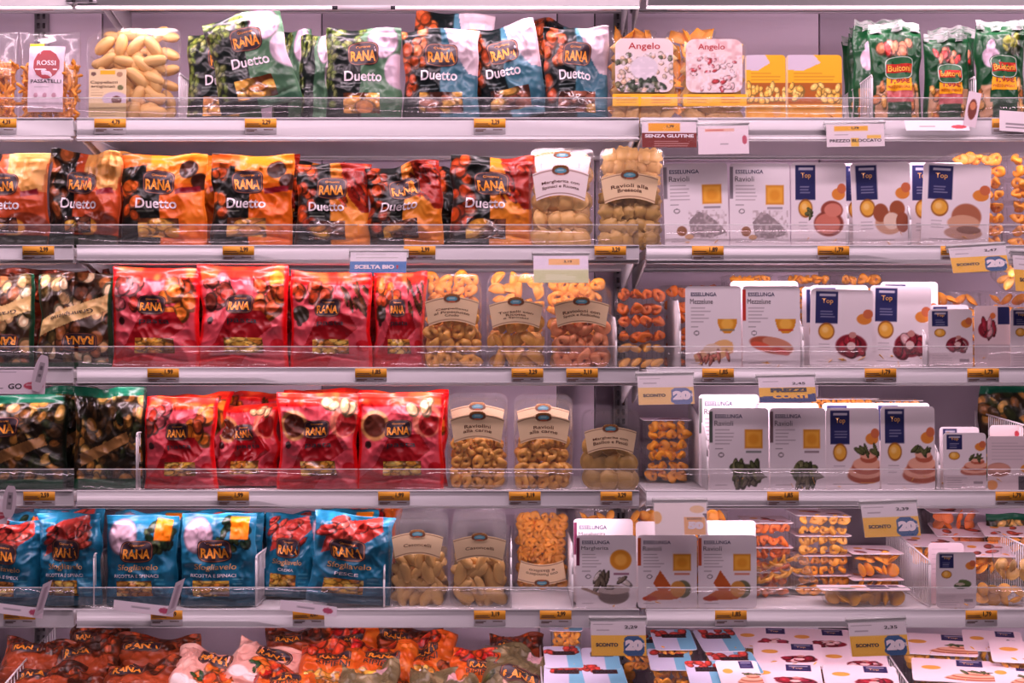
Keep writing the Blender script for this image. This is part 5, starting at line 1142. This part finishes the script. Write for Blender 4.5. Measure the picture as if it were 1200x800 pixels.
# ================================================================== price labels
for px, row, t_, u_ in ((2, 1, '4,39', 'under the cut off passatelli bag'), (130, 1, '4,79', 'under the tray of cappelletti'), (306, 1, '2,29', 'under the tilted green bag'), (574, 1, '2,29', 'under the tilted walnut bag'), (1180, 1, '2,99', 'behind the bent white card'),
        (46, 2, '2,99', 'under the terracotta bags'), (280, 2, '2,99', 'under the right orange bag'), (492, 2, '2,99', 'right of the blue organic sign'), (715, 2, '3,29', 'under the bresaola tray'), (829, 2, '1,89', 'under the tilted truffle card'), (976, 2, '1,79', 'under the loin card'), (1120, 2, '1,79', 'half hidden by the discount sign'),
        (192, 3, '1,99', 'under the leftmost red bag'), (435, 3, '1,85', 'under the squeezed red bag'), (618, 3, '3,29', 'under the middle clear tray'), (682, 3, '3,19', 'under the pinkish ravioli tray'), (841, 3, '1,85', 'under the cheese mezzelune card'), (1031, 3, '1,79', 'under the radicchio cards'), (1151, 3, '1,79', 'under the small radicchio cards'),
        (47, 4, '2,59', 'under the logo mushroom bag'), (274, 4, '1,99', 'under the slumped red bag'), (462, 4, '1,99', 'under the right plate picture bag'), (615, 4, '3,19', 'under the middle folded pasta tray'), (722, 4, '3,29', 'under the green-tinged ravioli tray'), (917, 4, '1,85', 'under the spinach cards'), (1184, 4, '1,79', 'under the upside-down card'),
        (24, 5, '2,69', 'under the cut off blue bag'), (196, 5, '2,69', 'under the left onion bag'), (362, 5, '2,69', 'under the pale blue bag'), (574, 5, '3,19', 'under the right casoncelli tray'), (651, 5, '2,99', 'under the upside-down tray'), (856, 5, '1,85', 'under the right squash card'), (1149, 5, '1,79', 'under the basil card')):
    price(px, row, t_, u_)
b = MB(); b.box(-.070, .070, -.001, .001, 0, .010, mi=0); b.box(-.070, -.058, -.0014, -.001, .0, .008, mi=1); b.box(.060, .070, -.0014, -.001, .0, .008, mi=1)
o = b.obj('sticker_strip', [M_PAPER, M_DK]); o.location = (X(427), -.0135, Z(13)); tag(o, 'narrow white sticker strip on the canopy panel above the green bags', 'sticker')
b = MB(); b.box(-.035, .035, -.006, 0, 0, .014, .002, mi=0); b.box(-.02, -.012, -.0075, -.006, .002, .008, mi=1); b.box(.018, .026, -.0075, -.006, .002, .008, mi=1)
o = b.obj('joint_clip', [M_STEEL, M_LINE]); o.location = (X(98), -.0125, Z(6)); tag(o, 'small metal joint clip on the canopy edge at the upper left', 'clip')

# ================================================================== signs
sign(750, 137, 818, 174, 'dark red gluten free sign under the greenish rounded tray', lambda a: (a.put(np.ones(len(a.A)), (236, 224, 230)), a.rect(12, 4, 70, 36, (244, 170, 46)), a.rect(-5, 42, 105, 105, (126, 44, 36)), a.small(22, 74, 90, 3, 9, (210, 170, 165), 3)), [('w', 'SENZA GLUTINE', 50, 61, 84, 11, .04), ('k', '1,79', 52, 31, 12, 9, .03)])
sign(816, 141, 879, 182, 'blank-looking white sign with faint red heading beside the gluten free sign', lambda a: (a.put(np.ones(len(a.A)), (242, 228, 234)), a.rect(14, 10, 72, 20, (238, 190, 170)), a.small(16, 13, 70, 1, 4, (196, 90, 80), 4), a.ell(92, 50, 5, 16, (196, 90, 110)), a.rect(44, 62, 60, 66, (180, 170, 176))), [], roll=-1)
sign(966, 140, 1038, 173, 'white blocked price sign under the right yellow pack', lambda a: (a.put(np.ones(len(a.A)), (240, 228, 232)), a.rect(14, 8, 72, 30, (246, 184, 60)), a.rect(42, 62, 56, 100, (246, 200, 90)), a.rect(70, 50, 94, 64, (246, 200, 90)), a.small(14, 44, 50, 1, 5, (150, 140, 146), 4)), [('k', 'PREZZO BLOCCATO', 50, 76, 84, 11, .02), ('k', '1,79', 50, 31, 12, 9, .03)], roll=-1)
sign(1057, 138, 1136, 155, 'low bent white card with red script under the stickered green bags', lambda a: (a.put(np.ones(len(a.A)), (242, 230, 236)), a.small(22, 52, 60, 1, 10, (150, 140, 146), 12), a.ell(84, 62, 12, 18, (206, 80, 90))), [], holder=False, lean=-35, name='shelf_card')
sign(1168, 130, 1222, 156, 'bent white card at the right end of the top shelf rail', lambda a: (a.put(np.ones(len(a.A)), (242, 230, 236)), a.small(14, 60, 80, 2, 16, (120, 110, 118), 8)), [], holder=False, lean=-10, roll=4, name='shelf_card')
sign(1126, 106, 1142, 150, 'small oval hang tag with brown picture below the middle green bag', lambda a: (a.put(np.ones(len(a.A)), (232, 214, 222)), a.ell(50, 50, 34, 30, (120, 60, 50)), a.ell(50, 40, 22, 12, (206, 130, 90))), [], holder=False, roll=12, name='hang_tag')
sign(409, 288, 479, 321, 'white and blue organic sign under the middle salami bag', lambda a: (a.put(np.ones(len(a.A)), (232, 226, 232)), a.rect(-5, 44, 105, 105, (86, 132, 190)), a.small(10, 10, 90, 2, 16, (170, 170, 160), 3)), [('w', 'SCELTA BIO', 44, 75, 66, 16, .05), ('r', '!', 82, 75, 4, 14, .05)], roll=0)
sign(623, 290, 691, 333, 'white and pale green sign under the white-labelled tray', lambda a: (a.put(np.ones(len(a.A)), (232, 222, 234)), a.rect(28, 12, 84, 34, (244, 190, 120)), a.rect(-5, 52, 105, 105, (206, 212, 160)), a.rect(-5, 50, 105, 53, (226, 228, 200)), a.small(22, 70, 80, 3, 7, (222, 226, 190), 4)), [('k', '3,19', 62, 34, 14, 7, .02)])
sign(1110, 280, 1180, 320, 'yellow discount sign reading twenty, right of the bread card', art_sconto, tx_sconto('2,47'), roll=-3)
sign(1180, 288, 1250, 345, 'second yellow discount sign cut off by the right edge of the photo', art_sconto, tx_sconto('2,47'), roll=4)
sign(745, 430, 814, 474, 'faded discount sign reading twenty, under the short tray stack of the third shelf', lambda a: art_sconto(a, 1), tx_sconto('') [1:], roll=-1)
sign(886, 433, 956, 471, 'yellow and navy short prices sign above the spinach cards', lambda a: (a.put(np.ones(len(a.A)), (232, 222, 230)), a.rect(-5, 42, 105, 105, (244, 190, 66)), a.poly([(0, 78), (30, 74), (100, 68), (100, 101), (0, 101)], (60, 74, 128)), a.small(8, 16, 50, 1, 4, (150, 140, 146), 3)), [('k', '2,45', 70, 38, 22, 9, .02), ('k', 'PREZZI', 52, 59, 60, 14, .08), ('y', 'CORTI', 54, 80, 58, 14, .08)], roll=-1)
sign(764, 578, 829, 625, 'glossy white sign with fifty discount above the squash cards', lambda a: (a.put(np.ones(len(a.A)), (246, 234, 232)), a.ell(4, 46, 10, 20, (244, 190, 120)), a.ell(82, 20, 14, 12, (244, 206, 160)), a.rect(56, 44, 96, 100, (244, 186, 130)), a.poly([(92, 34), (101, 60), (101, 34)], (120, 110, 120))), [('k', 'SCONTO', 74, 57, 26, 5, .02), ('w', '50', 76, 74, 28, 20, .09)])
sign(1007, 579, 1076, 627, 'yellow discount sign above the wire divider of the fifth shelf', art_sconto, tx_sconto('2,39'), roll=-2)
sign(690, 716, 758, 765, 'yellow discount sign on the fifth rail under the squash cards', art_sconto, tx_sconto('2,29'))
sign(992, 717, 1063, 765, 'yellow discount sign on the fifth rail under the wide carded tray', art_sconto, tx_sconto('2,35'), roll=-2)
# shelf talkers at the left
def talker(x0, x1, py, label, tagx, tagy0, tagy1, tr=10, txt=None, low=0):
    root = empty('shelf_talker', (X((x0 + x1) / 2), -.012, Z(py)))
    w = S(x1 - x0); sf = Surf(w, S(30), lambda u, v, off: np.stack([u * w, -.02 + .014 * v - off, v * S(28) + low * (u + .5)], -1))
    patch(sf, 0, 0, 100, 100, lambda a: (a.put(np.ones(len(a.A)), (236, 222, 232)), a.rect(6, 8, 60, 12, (170, 160, 172)), a.rect(4, 74, 44, 78, (110, 100, 112)), a.ell(84, 66, 13, 16, (196, 80, 100)), a.rect(74, 60, 94, 64, (226, 180, 190))), 'card', M_CARDP, root, off=0)
    if txt: letters(sf, [(txt, 60, 68, 18, 22, .02, 0)], 'lettering', M_DK, root, .0008)
    h = S(tagy1 - tagy0); tw = S(16); a_ = R(tr); px_ = X(tagx) - root.location.x; pz_ = Z(tagy1) - Z(py)
    def Ft(u, v, off):
        wd_ = tw * np.sqrt(np.clip(1 - (2 * v - 1) ** 2 * .8, 0, 1)); x = u * wd_; z = v * h
        return np.stack([px_ + x * math.cos(a_) + z * math.sin(a_), np.full_like(x, -.024) - off, pz_ - x * math.sin(a_) + z * math.cos(a_)], -1)
    t = Surf(tw, h, Ft); patch(t, 0, 0, 100, 100, lambda a: (a.put(np.ones(len(a.A)), (232, 216, 226)), a.rect(30, 20, 70, 74, (176, 164, 172)), a.rect(38, 30, 62, 40, (110, 100, 110)), a.rect(38, 52, 62, 60, (120, 110, 118))), 'hang_tag', M_CARDP, root, off=0, cell=.0015)
    tag(root, label, 'shelf talker', 'curved white shelf talkers')
talker(-30, 58, 461, 'white shelf talker with oval tag at the left end of the third rail', 48, 415, 458, 14, 'GO')
talker(-60, 14, 612, 'white shelf talker with oval tag at the left end of the fourth rail', 16, 567, 604, 6)
def strip_talker(x0, x1, y0, label, tx=None):
    root = empty('shelf_talker', (X((x0 + x1) / 2), -.012, Z(y0)))
    w = S(x1 - x0); sf = Surf(w, S(11), lambda u, v, off: np.stack([u * w, -.012 + .008 * v - off, v * S(11) - .016 * (u + .5)], -1))
    patch(sf, 0, 0, 100, 100, lambda a: (a.put(np.ones(len(a.A)), (238, 224, 234)), a.rect(30, 40, 60, 55, (160, 150, 160), e=4), a.ell(84, 50, 9, 30, (186, 80, 110))), 'card', M_CARDP, root, off=0)
    if tx:
        a0 = X(tx) - root.location.x
        def Ft(u, v, off): x = u * S(11); z = v * S(38); return np.stack([a0 + x + z * .30, np.full_like(x, -.020) - off, z + x * .5 - .006], -1)
        patch(Surf(S(11), S(38), Ft), 0, 0, 100, 100, lambda a: (a.put(np.ones(len(a.A)), (230, 214, 224)), a.rect(30, 15, 70, 85, (190, 168, 182))), 'upright_tab', M_CARDP, root, off=0)
    tag(root, label, 'shelf talker', 'curved white shelf talkers')
strip_talker(-12, 54, 714, 'white strip talker with upright tab below the cut off blue bag', 50)
strip_talker(136, 206, 712, 'white strip talker with upright tab below the left onion bag', 204)
strip_talker(330, 396, 712, 'white strip talker lying on the shelf front below the pale blue bag')
